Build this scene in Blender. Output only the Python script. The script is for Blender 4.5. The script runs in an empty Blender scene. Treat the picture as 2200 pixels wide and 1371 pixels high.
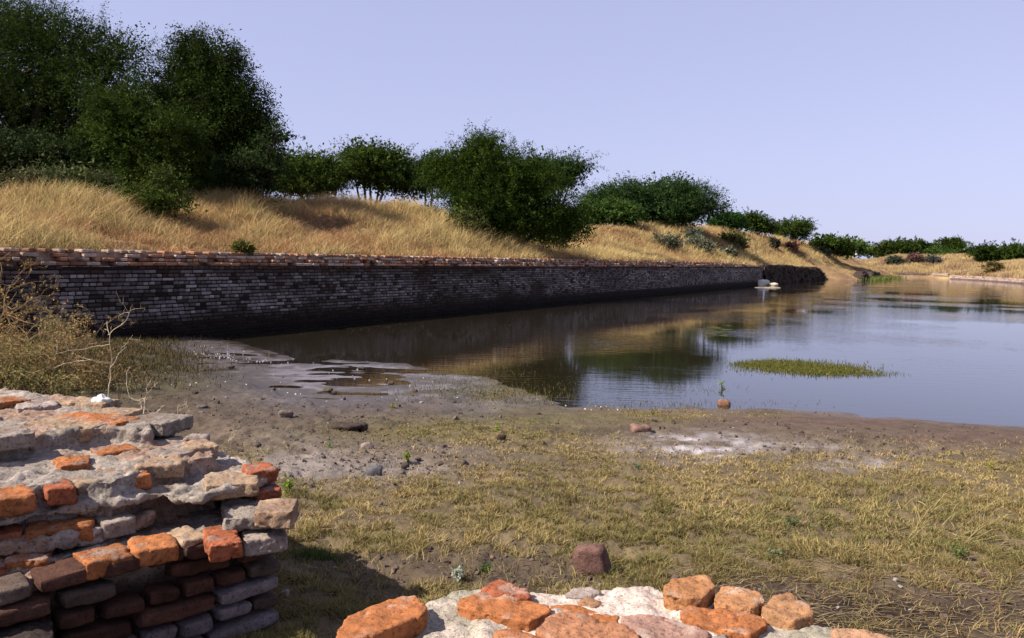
import bpy, math, random
import numpy as np
rng = np.random.default_rng(7)
random.seed(7)
scene = bpy.context.scene
col = scene.collection

# ------------------------------------------------------------------ camera
FPX = 1727.0; EYE = 1.8
_n = np.array([.02, 1, .0756]); _n /= np.linalg.norm(_n)
_f = np.array([0, 0, -1.]); _Y = _f - _n * _f.dot(_n); _Y /= np.linalg.norm(_Y); _X = np.cross(_Y, _n)
RC = np.array([_X, _Y, _n])                      # camera axes -> world axes
cam_d = bpy.data.cameras.new('camera'); cam = bpy.data.objects.new('camera', cam_d); col.objects.link(cam)
cam_d.sensor_width = 36; cam_d.lens = 36 * FPX / 2200; cam_d.clip_start = .05; cam_d.clip_end = 6000
from mathutils import Matrix, Vector
cam.matrix_world = Matrix.Translation((0, 0, EYE)) @ Matrix([list(r) for r in RC]).to_4x4()
scene.camera = cam

def P(x, y, z=0.):
    r = RC @ np.array([x - 1100, 685.5 - y, -FPX]); return np.array([0, 0, EYE]) + r * ((z - EYE) / r[2])
def PD(x, y, d):
    r = RC @ np.array([x - 1100, 685.5 - y, -FPX]); return np.array([0, 0, EYE]) + r * (d / r[1])
def proj(p):
    c = (np.asarray(p, float) - [0, 0, EYE]) @ RC
    w = np.maximum(-c[..., 2], 1e-3)
    return 1100 + c[..., 0] / w * FPX, 685.5 - c[..., 1] / w * FPX

# ------------------------------------------------------------------ world + sun
SUN_DIR = np.array([-.92, -.34, .92]); SUN_DIR /= np.linalg.norm(SUN_DIR)
sun_el = math.asin(SUN_DIR[2]); sun_az = math.atan2(SUN_DIR[0], SUN_DIR[1])
world = bpy.data.worlds.new('World'); scene.world = world; world.use_nodes = True
nt = world.node_tree; bg = nt.nodes['Background']
sky = nt.nodes.new('ShaderNodeTexSky'); sky.sky_type = 'NISHITA'; sky.sun_disc = False
sky.sun_elevation = sun_el; sky.sun_rotation = sun_az
sky.air_density = 1.0; sky.dust_density = .7; sky.ozone_density = 2.0
hs = nt.nodes.new('ShaderNodeHueSaturation'); hs.inputs['Saturation'].default_value = .45
tint = nt.nodes.new('ShaderNodeMix'); tint.data_type = 'RGBA'; tint.blend_type = 'MULTIPLY'
tint.inputs[0].default_value = 1; tint.inputs[7].default_value = (1.0, .93, 1.10, 1)
nt.links.new(sky.outputs[0], hs.inputs['Color']); nt.links.new(hs.outputs[0], tint.inputs[6])
hz = nt.nodes.new('ShaderNodeMix'); hz.data_type = 'RGBA'; hz.inputs[0].default_value = .60; hz.inputs[7].default_value = (3.20, 3.62, 5.85, 1)
nt.links.new(tint.outputs[2], hz.inputs[6]); nt.links.new(hz.outputs[2], bg.inputs[0]); bg.inputs[1].default_value = .073
sd = bpy.data.lights.new('sun', 'SUN'); sd.energy = 4.9; sd.angle = math.radians(.5); sd.color = (1, .93, .82)
so = bpy.data.objects.new('sun', sd); col.objects.link(so)
so.rotation_euler = Vector(SUN_DIR).to_track_quat('Z', 'Y').to_euler()
scene.view_settings.view_transform = 'Standard'; scene.view_settings.look = 'None'
scene.view_settings.exposure = 1.05; scene.view_settings.gamma = 1
scene.render.engine = 'CYCLES'
scene.cycles.max_bounces = 6; scene.cycles.diffuse_bounces = 2; scene.cycles.glossy_bounces = 3
scene.cycles.transmission_bounces = 3; scene.cycles.transparent_max_bounces = 4

# ------------------------------------------------------------------ noise
def _hash(ix, iy, iz, seed):
    h = (ix.astype(np.int64) * 374761393 + iy.astype(np.int64) * 668265263 + iz.astype(np.int64) * 2147483647 + seed * 974711) & 0x7fffffff
    h = ((h ^ (h >> 13)) * 1274126177) & 0x7fffffff
    h = h ^ (h >> 16)
    return (h & 0xffff) / 65535.0
def noise(p, seed=0):
    p = np.asarray(p, float); i = np.floor(p).astype(np.int64); f = p - i; f = f * f * (3 - 2 * f)
    x, y, z = i[..., 0], i[..., 1], i[..., 2]; u, v, w = f[..., 0], f[..., 1], f[..., 2]
    def h(a, b, c): return _hash(x + a, y + b, z + c, seed)
    a = h(0, 0, 0) * (1 - u) + h(1, 0, 0) * u; b = h(0, 1, 0) * (1 - u) + h(1, 1, 0) * u
    c = h(0, 0, 1) * (1 - u) + h(1, 0, 1) * u; d = h(0, 1, 1) * (1 - u) + h(1, 1, 1) * u
    return ((a * (1 - v) + b * v) * (1 - w) + (c * (1 - v) + d * v) * w) * 2 - 1
def fbm(p, o=4, seed=0):
    p = np.asarray(p, float); s = 0; a = .5
    for k in range(o):
        s = s + a * noise(p * 2 ** k + 17.3 * k, seed + k); a *= .5
    return s
def fbm2(x, y, sc, o=4, seed=0):
    return fbm(np.stack([x * sc, y * sc, np.zeros_like(x) + .37], -1), o, seed)
def sstep(a, b, x):
    t = np.clip((x - a) / (b - a), 0, 1); return t * t * (3 - 2 * t)

# ------------------------------------------------------------------ materials
def mat(name, rough=.9, var=.25, nscale=8., bump=.4, bscale=40., spec=.2, transl=0., fine=0., coat=None, pits=0.):
    m = bpy.data.materials.new(name); m.use_nodes = True; t = m.node_tree; N = t.nodes; L = t.links
    b = N['Principled BSDF']; b.inputs['Roughness'].default_value = rough; b.inputs['Specular IOR Level'].default_value = spec
    at = N.new('ShaderNodeAttribute'); at.attribute_name = 'Col'
    c = at.outputs['Color']
    geo = N.new('ShaderNodeNewGeometry')
    if var > 0:
        nz = N.new('ShaderNodeTexNoise'); nz.inputs['Scale'].default_value = nscale; nz.inputs['Detail'].default_value = 6
        nz.inputs['Roughness'].default_value = .7
        L.new(geo.outputs['Position'], nz.inputs['Vector'])
        mr = N.new('ShaderNodeMapRange'); mr.inputs[1].default_value = .3; mr.inputs[2].default_value = .7
        mr.inputs[3].default_value = 1 - var; mr.inputs[4].default_value = 1 + var
        L.new(nz.outputs[0], mr.inputs[0])
        mx = N.new('ShaderNodeMix'); mx.data_type = 'RGBA'; mx.blend_type = 'MULTIPLY'; mx.inputs[0].default_value = 1
        L.new(c, mx.inputs[6]); L.new(mr.outputs[0], mx.inputs[7]); c = mx.outputs[2]
    if pits > 0:
        vz = N.new('ShaderNodeTexNoise'); vz.inputs['Scale'].default_value = 95; vz.inputs['Detail'].default_value = 3
        L.new(geo.outputs['Position'], vz.inputs['Vector'])
        m2 = N.new('ShaderNodeMapRange'); m2.inputs[1].default_value = .36; m2.inputs[2].default_value = .42
        m2.inputs[3].default_value = 1 - pits; m2.inputs[4].default_value = 1
        L.new(vz.outputs[0], m2.inputs[0])
        mx = N.new('ShaderNodeMix'); mx.data_type = 'RGBA'; mx.blend_type = 'MULTIPLY'; mx.inputs[0].default_value = 1
        L.new(c, mx.inputs[6]); L.new(m2.outputs[0], mx.inputs[7]); c = mx.outputs[2]
    L.new(c, b.inputs['Base Color'])
    if bump > 0:
        bz = N.new('ShaderNodeTexNoise'); bz.inputs['Scale'].default_value = bscale; bz.inputs['Detail'].default_value = 8
        bz.inputs['Roughness'].default_value = .65
        L.new(geo.outputs['Position'], bz.inputs['Vector'])
        bp = N.new('ShaderNodeBump'); bp.inputs['Strength'].default_value = bump; bp.inputs['Distance'].default_value = .6 / bscale
        L.new(bz.outputs[0], bp.inputs['Height']); L.new(bp.outputs[0], b.inputs['Normal'])
    if transl > 0:
        tr = N.new('ShaderNodeBsdfTranslucent'); L.new(c, tr.inputs[0])
        ms = N.new('ShaderNodeMixShader'); ms.inputs[0].default_value = transl
        out = N['Material Output']; L.new(b.outputs[0], ms.inputs[1]); L.new(tr.outputs[0], ms.inputs[2]); L.new(ms.outputs[0], out.inputs[0])
    return m
M = {
 'soil': mat('soil', .95, .22, 3.0, .7, 28, .15),
 'slope_soil': mat('slope_soil', .95, .3, 1.2, .5, 8, .1),
 'fired_brick': mat('fired_brick', .92, .30, 22, .8, 55, .15, pits=.45),
 'mortar': mat('mortar', .95, .38, 26, 1.0, 70, .1, pits=.5),
 'dock_brick': mat('dock_brick', .9, .35, 9, .6, 40, .12),
 'stone': mat('stone', .85, .3, 20, .6, 40, .2),
 'leaf': mat('leaf', .75, 0, 1, 0, 1, .06, transl=.25),
 'grass': mat('grass', .85, 0, 1, 0, 1, .06, transl=.25),
 'bark': mat('bark', .9, .3, 12, .5, 30, .1),
}
# ground: wetness attribute lowers roughness
def ground_mat():
    m = mat('ground_soil', .95, .30, 5.0, .8, 22, .2); t = m.node_tree; N = t.nodes; L = t.links
    b = N['Principled BSDF']; a = N.new('ShaderNodeAttribute'); a.attribute_name = 'Wet'
    mr = N.new('ShaderNodeMapRange'); mr.inputs[3].default_value = .95; mr.inputs[4].default_value = .13
    L.new(a.outputs['Fac'], mr.inputs[0]); L.new(mr.outputs[0], b.inputs['Roughness'])
    m2 = N.new('ShaderNodeMapRange'); m2.inputs[3].default_value = .15; m2.inputs[4].default_value = .55
    L.new(a.outputs['Fac'], m2.inputs[0]); L.new(m2.outputs[0], b.inputs['Specular IOR Level'])
    bp = [n for n in N if n.type == 'BUMP'][0]
    m3 = N.new('ShaderNodeMapRange'); m3.inputs[3].default_value = .8; m3.inputs[4].default_value = .12
    L.new(a.outputs['Fac'], m3.inputs[0]); L.new(m3.outputs[0], bp.inputs['Strength'])
    return m
M['ground'] = ground_mat()
def water_mat():
    m = bpy.data.materials.new('pond_water'); m.use_nodes = True; t = m.node_tree; N = t.nodes; L = t.links
    N.remove(N['Principled BSDF']); out = N['Material Output']
    geo = N.new('ShaderNodeNewGeometry')
    mp = N.new('ShaderNodeMapping'); mp.inputs['Scale'].default_value = (1.2, 5.5, 1); mp.inputs['Rotation'].default_value = (0, 0, math.radians(8))
    L.new(geo.outputs['Position'], mp.inputs[0])
    nz = N.new('ShaderNodeTexNoise'); nz.inputs['Scale'].default_value = 1.4; nz.inputs['Detail'].default_value = 4
    L.new(mp.outputs[0], nz.inputs['Vector'])
    big = N.new('ShaderNodeTexNoise'); big.inputs['Scale'].default_value = .16; big.inputs['Detail'].default_value = 3
    L.new(geo.outputs['Position'], big.inputs['Vector'])
    mr = N.new('ShaderNodeMapRange'); mr.inputs[1].default_value = .42; mr.inputs[2].default_value = .66
    mr.inputs[3].default_value = .012; mr.inputs[4].default_value = .13
    L.new(big.outputs[0], mr.inputs[0])
    bp = N.new('ShaderNodeBump'); bp.inputs['Distance'].default_value = .05
    L.new(mr.outputs[0], bp.inputs['Strength']); L.new(nz.outputs[0], bp.inputs['Height'])
    gl = N.new('ShaderNodeBsdfGlossy'); gl.inputs['Color'].default_value = (.93, .93, .95, 1); gl.inputs['Roughness'].default_value = .035
    df = N.new('ShaderNodeBsdfDiffuse'); df.inputs[0].default_value = (.014, .011, .006, 1)
    L.new(bp.outputs[0], gl.inputs['Normal'])
    fr = N.new('ShaderNodeFresnel'); fr.inputs['IOR'].default_value = 1.95; L.new(bp.outputs[0], fr.inputs['Normal'])
    mx = N.new('ShaderNodeMixShader'); L.new(fr.outputs[0], mx.inputs[0]); L.new(df.outputs[0], mx.inputs[1]); L.new(gl.outputs[0], mx.inputs[2])
    L.new(mx.outputs[0], out.inputs[0]); return m
M['water'] = water_mat()

# ------------------------------------------------------------------ mesh helpers
ALB = .70            # common scale that brings the colours below to real-world albedo
def build(name, V, F, colors, material, parent=None, smooth=False, extra=None):
    """V (n,3); F list of int arrays (m,3) or (m,4); colors (n,3) or one rgb"""
    V = np.asarray(V, np.float32); F = [np.asarray(f, np.int32) for f in (F if isinstance(F, list) else [F]) if len(f)]
    me = bpy.data.meshes.new(name); me.vertices.add(len(V)); me.vertices.foreach_set('co', V.ravel())
    nl = sum(f.size for f in F); npoly = sum(len(f) for f in F)
    me.loops.add(nl); me.loops.foreach_set('vertex_index', np.concatenate([f.ravel() for f in F]))
    sizes = np.concatenate([np.full(len(f), f.shape[1], np.int32) for f in F])
    me.polygons.add(npoly); st = np.concatenate([[0], np.cumsum(sizes)[:-1]]).astype(np.int32)
    me.polygons.foreach_set('loop_start', st); me.polygons.foreach_set('loop_total', sizes)
    me.polygons.foreach_set('use_smooth', np.full(npoly, smooth))
    me.update(calc_edges=True); me.validate()
    a = me.attributes.new('Col', 'FLOAT_COLOR', 'POINT')
    C = np.ones((len(V), 4), np.float32); C[:, :3] = np.asarray(colors) * ALB; a.data.foreach_set('color', C.ravel())
    for k, v in (extra or {}).items():
        a = me.attributes.new(k, 'FLOAT', 'POINT'); a.data.foreach_set('value', np.asarray(v, np.float32))
    me.materials.append(material)
    o = bpy.data.objects.new(name, me); col.objects.link(o)
    if parent: o.parent = parent
    return o
def tag(o, label=None, cat=None, group=None, kind=None):
    if label: o['label'] = label
    if cat: o['category'] = cat
    if group: o['group'] = group
    if kind: o['kind'] = kind
    return o
def empty(name, loc, label, cat, group=None):
    o = bpy.data.objects.new(name, None); o.location = [float(v) for v in loc]; o.empty_display_size = .2; col.objects.link(o)
    return tag(o, label, cat, group)
def local(o, V): return np.asarray(V) - np.array(o.location)

class Tubes:
    def __init__(s): s.V = []; s.F = []; s.n = 0; s.C = []
    def add(s, pts, rad, sides=5, c=(.1, .07, .05)):
        pts = np.asarray(pts, float); k = len(pts); rad = np.broadcast_to(rad, (k,))
        tg = np.gradient(pts, axis=0); tg /= np.linalg.norm(tg, axis=1)[:, None] + 1e-9
        up = np.array([.13, .21, .97]) if abs(tg[:, 2]).mean() < .85 else np.array([1., .1, 0])
        a = np.cross(tg, up); a /= np.linalg.norm(a, axis=1)[:, None] + 1e-9; b = np.cross(tg, a)
        th = np.arange(sides) / sides * 2 * math.pi
        ring = pts[:, None] + rad[:, None, None] * (a[:, None] * np.cos(th)[None, :, None] + b[:, None] * np.sin(th)[None, :, None])
        i = np.arange((k - 1) * sides).reshape(k - 1, sides); j = np.roll(i, -1, axis=1)
        q = np.stack([i, j, j + sides, i + sides], -1).reshape(-1, 4) + s.n
        s.V.append(ring.reshape(-1, 3)); s.F.append(q); s.n += k * sides; s.C.append(np.tile(c, (k * sides, 1)))
    def build(s, name, material, parent=None, off=None):
        V = np.concatenate(s.V)
        if off is not None: V = V - np.array(off)
        return build(name, V, [np.concatenate(s.F)], np.concatenate(s.C), material, parent, True)

def blades(base, h, w, lean, colr, segs=2, az=None, tipc=1.25):
    """grass blades: base (n,3), h (n,), w (n,), lean (n,2) horizontal tip offset, colr (n,3)"""
    n = len(base); az = rng.uniform(0, 2 * math.pi, n) if az is None else az
    side = np.stack([np.cos(az), np.sin(az), np.zeros(n)], -1) * w[:, None] * .5
    def at(f):
        o = np.zeros((n, 3)); o[:, :2] = lean * f ** 1.7; o[:, 2] = h * (f - .18 * f * f * np.minimum(np.linalg.norm(lean, axis=1) / np.maximum(h, 1e-4), 2)); return base + o
    b0 = at(0); b1 = at(.5); b2 = at(1.)
    V = np.stack([b0 - side, b0 + side, b1 - side * .75, b1 + side * .75, b2], 1).reshape(-1, 3)
    i = np.arange(n) * 5
    q = np.stack([i, i + 1, i + 3, i + 2], -1); t = np.stack([i + 2, i + 3, i + 4], -1)
    C = np.repeat(colr[:, None], 5, 1) * np.array([.8, .8, 1., 1., tipc])[None, :, None]
    return V, q, t, C.reshape(-1, 3)

# ------------------------------------------------------------------ layout of the place
W0 = P(290, 735)[:2]; W1 = P(1640, 612)[:2]; WD = (W1 - W0); WL = float(np.linalg.norm(WD)); WD /= WL
WN = np.array([WD[1], -WD[0]])                   # towards the water
def wp(s, t=0., z=0.):                           # t = behind the wall
    s = np.asarray(s, float); t = np.asarray(t, float); z = np.asarray(z, float)
    s, t, z = np.broadcast_arrays(s, t, z)
    return np.stack([W0[0] + WD[0] * s - WN[0] * t, W0[1] + WD[1] * s - WN[1] * t, z], -1)
S1 = [(300, 735), (400, 722), (480, 728), (560, 748), (650, 775), (760, 772), (880, 782), (950, 800), (1060, 812), (1100, 832), (1180, 850),
      (1230, 874), (1300, 872), (1400, 880), (1480, 874), (1560, 880), (1640, 877), (1720, 885), (1800, 890), (1900, 896), (2050, 906), (2200, 918)]
shore = [P(*p)[:2] for p in S1]
far = [P(*p)[:2] for p in [(1920, 594), (2000, 595), (2100, 601), (2200, 608)]]
pond = np.array(shore + [np.array(q) for q in [(7.6, 8.2), (11, 8.8), (18, 9), (40, 14), (85, 40), (78, 75)]] + far[::-1] + [wp(120, -2)[:2], wp(92, .2)[:2], wp(60, .2)[:2], wp(.5, .2)[:2]])
def sdist(x, y, poly):
    d = np.full(x.shape, 1e9); ins = np.zeros(x.shape, bool); n = len(poly)
    for i in range(n):
        a = poly[i]; b = poly[(i + 1) % n]; e = b - a; px = x - a[0]; py = y - a[1]
        t = np.clip((px * e[0] + py * e[1]) / (e @ e), 0, 1)
        d = np.minimum(d, np.hypot(px - e[0] * t, py - e[1] * t))
        c = ((a[1] > y) != (b[1] > y)) & (x < (b[0] - a[0]) * (y - a[1]) / (b[1] - a[1] + 1e-12) + a[0]); ins ^= c
    return np.where(ins, -d, d)
def gh(x, y):
    d = sdist(x, y, pond) + .30 * fbm2(x, y, .9, 3, 5) + .16 * fbm2(x * .7, y * 1.3, 3.1, 3, 6)
    nz = fbm2(x, y, 2.2, 5, 11)
    zo = .004 + .018 * (1 - np.exp(-np.maximum(d, 0) / .6)) + np.minimum(.026 * np.maximum(d, 0), .5) + nz * (.010 + .03 * sstep(.3, 3, d))
    zo = zo + (.034 * np.abs(fbm2(x, y, 8, 4, 31)) + .012 * np.maximum(fbm2(x, y, 21, 2, 32), 0)) * sstep(.9, 2.2, d)
    zo = zo - .028 * sstep(.12, .34, fbm2(x, y, 3.6, 3, 35)) * sstep(.6, 1.6, d)
    # low bank in front of the dock wall on the left
    tw = (x - W0[0]) * -WN[0] + (y - W0[1]) * -WN[1]; sw = (x - W0[0]) * WD[0] + (y - W0[1]) * WD[1]
    zo = zo + .35 * sstep(1.5, -5, sw) * sstep(-4, -.5, tw) * (d > 0)
    px, py = proj(np.stack([x, y, x * 0], -1)); mz = spots(px, py, [(740, 820, 220, 56, 1.1), (470, 775, 150, 32, .8), (1130, 862, 90, 14, .6)])
    mz = sstep(.25, .75, mz + .3 * fbm2(x, y, 1.3, 3, 76)) * (d < 3.2); zo = zo * (1 - .93 * mz) + mz * (.026 * fbm2(x * .6, y * 1.6, 1.5, 4, 77) - .0025)
    zi = np.maximum(-.05 - .10 * np.maximum(-d, 0), -.7)
    k = sstep(-.12, .05, d)
    return zi * (1 - k) + zo * k

# photo-side regions used to lay out soil kinds and grass density on the ground (gaussian spots: x, y, rx, ry)
def spots(px, py, L):
    s = 0
    for (x, y, rx, ry, a) in L: s = s + a * np.exp(-(((px - x) / rx) ** 2 + ((py - y) / ry) ** 2))
    return s
def grass_density(x, y, z):
    px, py = proj(np.stack([x, y, z], -1))
    g = sstep(940, 1040, py + 60 * sstep(600, 1300, px) * 0 + 20 * fbm2(x, y, 1.1, 3, 3))
    g = g * (1 - .92 * np.clip(spots(px, py, [(900, 1215, 260, 42, 1.2), (1150, 1235, 120, 35, 1), (700, 1190, 60, 30, .4)]), 0, 1))
    g = g * (1 - .90 * sstep(1190, 1290, py) * sstep(1250, 1480, px))
    g = g * (1 - .9 * np.clip(spots(px, py, [(1480, 965, 110, 26, 1), (820, 1000, 220, 42, 1.1), (1800, 1000, 120, 20, .5), (650, 1000, 80, 60, .8)]), 0, 1))
    g = g + spots(px, py, [(950, 925, 170, 22, .75), (1150, 945, 140, 22, .6), (1420, 895, 110, 14, .5), (1100, 850, 90, 16, .3), (1300, 985, 140, 25, .5), (2080, 1010, 160, 22, .5), (1650, 890, 60, 8, .2), (1850, 950, 200, 10, .12)])
    g = g * np.clip(1.12 + 1.2 * fbm2(x, y, 1.6, 4, 21), 0.05, 1.4)
    return np.clip(g, 0, 1.2), px, py

def smooth01(v): return np.clip(v, 0, 1)
def mixc(c, c2, k): return c * (1 - k[..., None]) + np.array(c2) * k[..., None]

# ------------------------------------------------------------------ ground sheet
def make_ground():
    az = np.concatenate([np.linspace(-math.pi, -.72, 60, endpoint=False), np.linspace(-.72, .72, 760), np.linspace(.72, math.pi, 60)[1:-1]])
    az = np.append(az, math.pi) if False else az
    r = np.concatenate([[.02], np.geomspace(.6, 30, 860), np.geomspace(31, 2500, 70)])
    A, Rr = np.meshgrid(az, r, indexing='ij'); x = Rr * np.sin(A); y = Rr * np.cos(A)
    z = gh(x, y); V = np.stack([x, y, z], -1); na, nr = A.shape
    i = np.arange(na)[:, None] * nr + np.arange(nr - 1)[None]; j = np.roll(np.arange(na), -1)[:, None] * nr + np.arange(nr - 1)[None]
    q = np.stack([i, i + 1, j + 1, j], -1).reshape(-1, 4)
    g, px, py = grass_density(x, y, z); d = sdist(x, y, pond) + .15 * fbm2(x, y, 1.3, 3, 5)
    n1 = fbm2(x, y, .8, 4, 41); n2 = fbm2(x, y, 4, 4, 42)
    c = np.zeros(V.shape) + np.array([.120, .086, .060])
    c = c * (1 + .5 * n1 + .35 * n2)[..., None]
    pale = spots(px, py, [(820, 1010, 230, 40, 1.), (650, 990, 120, 50, .9), (1480, 960, 140, 30, 1.), (1000, 960, 140, 20, .4), (2000, 1000, 200, 25, .7), (1700, 960, 200, 16, .5)])
    c = mixc(c, (.235, .195, .175), smooth01(pale * (.75 + 1.2 * n2)))
    salt = spots(px, py, [(1490, 965, 115, 24, 1.2), (1850, 1000, 120, 14, .5), (1730, 960, 60, 8, .5)]) * (.6 + 2.2 * n2)
    c = mixc(c, (.46, .42, .44), smooth01(salt * (1 + 2.5 * fbm2(x, y, 11, 3, 47))))
    wetbr = spots(px, py, [(1800, 905, 260, 16, 1), (2100, 940, 200, 18, 1.1), (1550, 905, 120, 10, .5)])
    c = mixc(c, (.125, .082, .064), smooth01(wetbr))
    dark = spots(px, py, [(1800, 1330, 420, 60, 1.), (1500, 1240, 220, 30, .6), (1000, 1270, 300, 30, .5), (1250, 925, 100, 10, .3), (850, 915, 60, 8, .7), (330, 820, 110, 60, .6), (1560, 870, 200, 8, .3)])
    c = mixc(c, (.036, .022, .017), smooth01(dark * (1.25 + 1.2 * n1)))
    gg = smooth01(spots(px, py, [(900, 930, 250, 25, .7), (1200, 900, 260, 20, .6), (1100, 850, 110, 22, .7), (350, 800, 130, 40, .5), (150, 800, 200, 60, 1.), (980, 815, 90, 30, .7)]) * (.8 + 1.5 * n2))
    c = mixc(c, (.115, .105, .045), gg)
    mud = np.maximum(sstep(2.3, .9, d + .5 * n1) * sstep(1130, 960, px) * (d > -2.), smooth01(1.3 * spots(px, py, [(740, 822, 240, 56, 1.2), (470, 775, 170, 36, 1.), (1130, 862, 90, 14, .6)])))
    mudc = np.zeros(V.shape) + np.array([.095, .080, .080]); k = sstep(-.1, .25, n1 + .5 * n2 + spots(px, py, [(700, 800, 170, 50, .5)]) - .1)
    mudc = mixc(mudc, (.22, .195, .22), k); mudc = mixc(mudc, (.05, .040, .030), smooth01(spots(px, py, [(380, 820, 150, 55, 1.2)])))  # pale lilac mix paints the wet film's sky sheen into the mud colour
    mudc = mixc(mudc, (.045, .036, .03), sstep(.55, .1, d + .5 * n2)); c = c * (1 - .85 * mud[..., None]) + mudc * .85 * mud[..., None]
    wet = np.clip(np.maximum(mud * (.55 + .7 * sstep(-.25, .2, n1)), sstep(.5, .05, d) * .6), 0, 1) * (1 - .8 * smooth01(gg))
    c = mixc(c, (.17, .125, .065), smooth01(g * .7) * (1 - .6*smooth01(dark)))
    c = mixc(c, (.06, .05, .03), sstep(0, -.6, d))
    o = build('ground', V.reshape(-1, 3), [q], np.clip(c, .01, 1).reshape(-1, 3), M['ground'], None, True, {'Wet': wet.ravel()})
    tag(o, kind='structure')
make_ground()

# water sheet
def make_water():
    xs = np.array([-60, 200.]); ys = np.array([2., 260]);
    V = [(-9.5, 7, 0), (14, 5, 0), (140, 8, 0), (140, 170, 0), (40, 170, 0), (*wp(-2, .12)[:2], 0)]
    me = bpy.data.meshes.new('water'); me.from_pydata([tuple(map(float, v)) for v in V], [], [list(range(len(V)))]); me.materials.append(M['water'])
    o = bpy.data.objects.new('water', me); col.objects.link(o); tag(o, kind='structure')
make_water()

# ------------------------------------------------------------------ embankment behind the wall
PROF = np.array([(-900, 395), (0, 400), (300, 418), (600, 413), (700, 420), (850, 428), (900, 440), (950, 470), (1000, 496), (1100, 515), (1170, 535), (1230, 512),
                 (1290, 488), (1400, 486), (1480, 488), (1560, 498), (1640, 510), (1700, 520), (1750, 527), (1800, 545), (1840, 556), (1900, 563), (2200, 566)], float)
TC = 8.0
_s = np.linspace(-14, 140, 300); _zc = []
for s in _s:
    q = wp(s, TC, 2.); z = 2.
    for _ in range(3):
        x_, y_ = proj(np.array([q[0], q[1], z])); yt = np.interp(x_, PROF[:, 0], PROF[:, 1]) if q[1] > 3 else 380
        z += (y_ - yt) / FPX * np.hypot(q[0], q[1]) * .98
    _zc.append(min(z, 6))
_zc = np.array(_zc) - .36 * sstep(60, 20, _s) - .08      # the grass stands this much above the soil
ZT = ([-20, 0, 25, 45, 59, 62, 88], [1.80, 1.80, 1.84, 1.84, 1.62, 1.55, 1.5])     # wall top
def ztop(s): return np.interp(s, *ZT)
def hb(s, t):
    """embankment height"""
    s = np.asarray(s, float); t = np.asarray(t, float)
    zc = np.interp(s, _s, _zc)
    def slope(t0, z0):
        k = np.clip((t - t0) / (TC - t0), 0, 1); k = .35 * k + .65 * k * k * (3 - 2 * k); return z0 + (zc - z0) * k
    nat = np.maximum(sstep(91, 94, s), (t < .3) * 1.); t0n = np.interp(s, [91.5, 94.5, 130], [.42, -5, -8.])
    t0 = np.where(nat > .5, t0n, .6); z = slope(.6, ztop(np.minimum(s, 92)) - .02) * (1 - nat) + slope(t0n, -.3) * nat
    back = np.maximum(t - TC - 2, 0); z = z - np.minimum(back * .06, np.maximum(zc - 1.6, 0) * .9)
    x = W0[0] + WD[0] * s - WN[0] * t; y = W0[1] + WD[1] * s - WN[1] * t
    return z + fbm2(x, y, .35, 4, 61) * .5 * sstep(.8, 3, t - t0) * sstep(TC + .5, TC - 3, t) * 1.7 + .05 * fbm2(x, y, 3, 3, 62)
def make_embankment():
    ss = np.linspace(-14, 140, 520); tt = np.concatenate([np.linspace(0, 12, 60), np.geomspace(13, 500, 30)])
    S, T = np.meshgrid(ss, tt, indexing='ij'); t0 = np.interp(S, [91.5, 94.5, 130], [.42, -5, -8.]); T2 = np.where(T < 12, t0 + (12 - t0) * T / 12, T)
    z = hb(S, T2); V = wp(S, T2, z); na, nt_ = S.shape
    i = np.arange(na - 1)[:, None] * nt_ + np.arange(nt_ - 1)[None]
    q = np.stack([i, i + nt_, i + nt_ + 1, i + 1], -1).reshape(-1, 4)
    n = fbm(V * .5, 4, 71); n2 = fbm(V * 2, 4, 72)
    c = np.zeros(V.shape) + np.array([.30, .20, .10]); c = mixc(c, (.22, .13, .08), smooth01(.5 + 2.2 * n)); c = c * (1 + .4 * n2)[..., None]
    o = build('embankment', V.reshape(-1, 3), [q], np.clip(c, .02, 1).reshape(-1, 3), M['slope_soil'], None, True); tag(o, kind='structure')
make_embankment()

# far bank to the right
FB_X = np.array([1780, 1860, 1920, 2000, 2100, 2200, 2400, 2800, 3400, 4200.])
FB_D = np.array([128, 127, 126, 128, 113, 95, 84, 74, 60, 50.])
FB_Y = np.array([572, 562, 550, 547, 556, 566, 570, 560, 560, 560.])
def fb(x, k, w=26.):
    """bank point at photo column x, k = metres behind the shoreline"""
    d0 = np.interp(x, FB_X, FB_D) - 1.5; yt = np.interp(x, FB_X, FB_Y)
    r = np.array([(x - 1100) / FPX, 1.0]); p0 = r * d0; hor = 555 + .02 * (x - 1100)
    zt = EYE + (hor - yt) / FPX * (d0 + w)
    kk = np.clip(k / w, 0, 1); prof = .55 * kk + .45 * kk * kk * (3 - 2 * kk)
    z = -.4 + .9 * min(max(k, 0) / 2., 1) + (zt - .5) * prof - max(k - w - 6, 0) * .01
    p = r * (d0 + k)
    return np.array([p[0], p[1], z])
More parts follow.
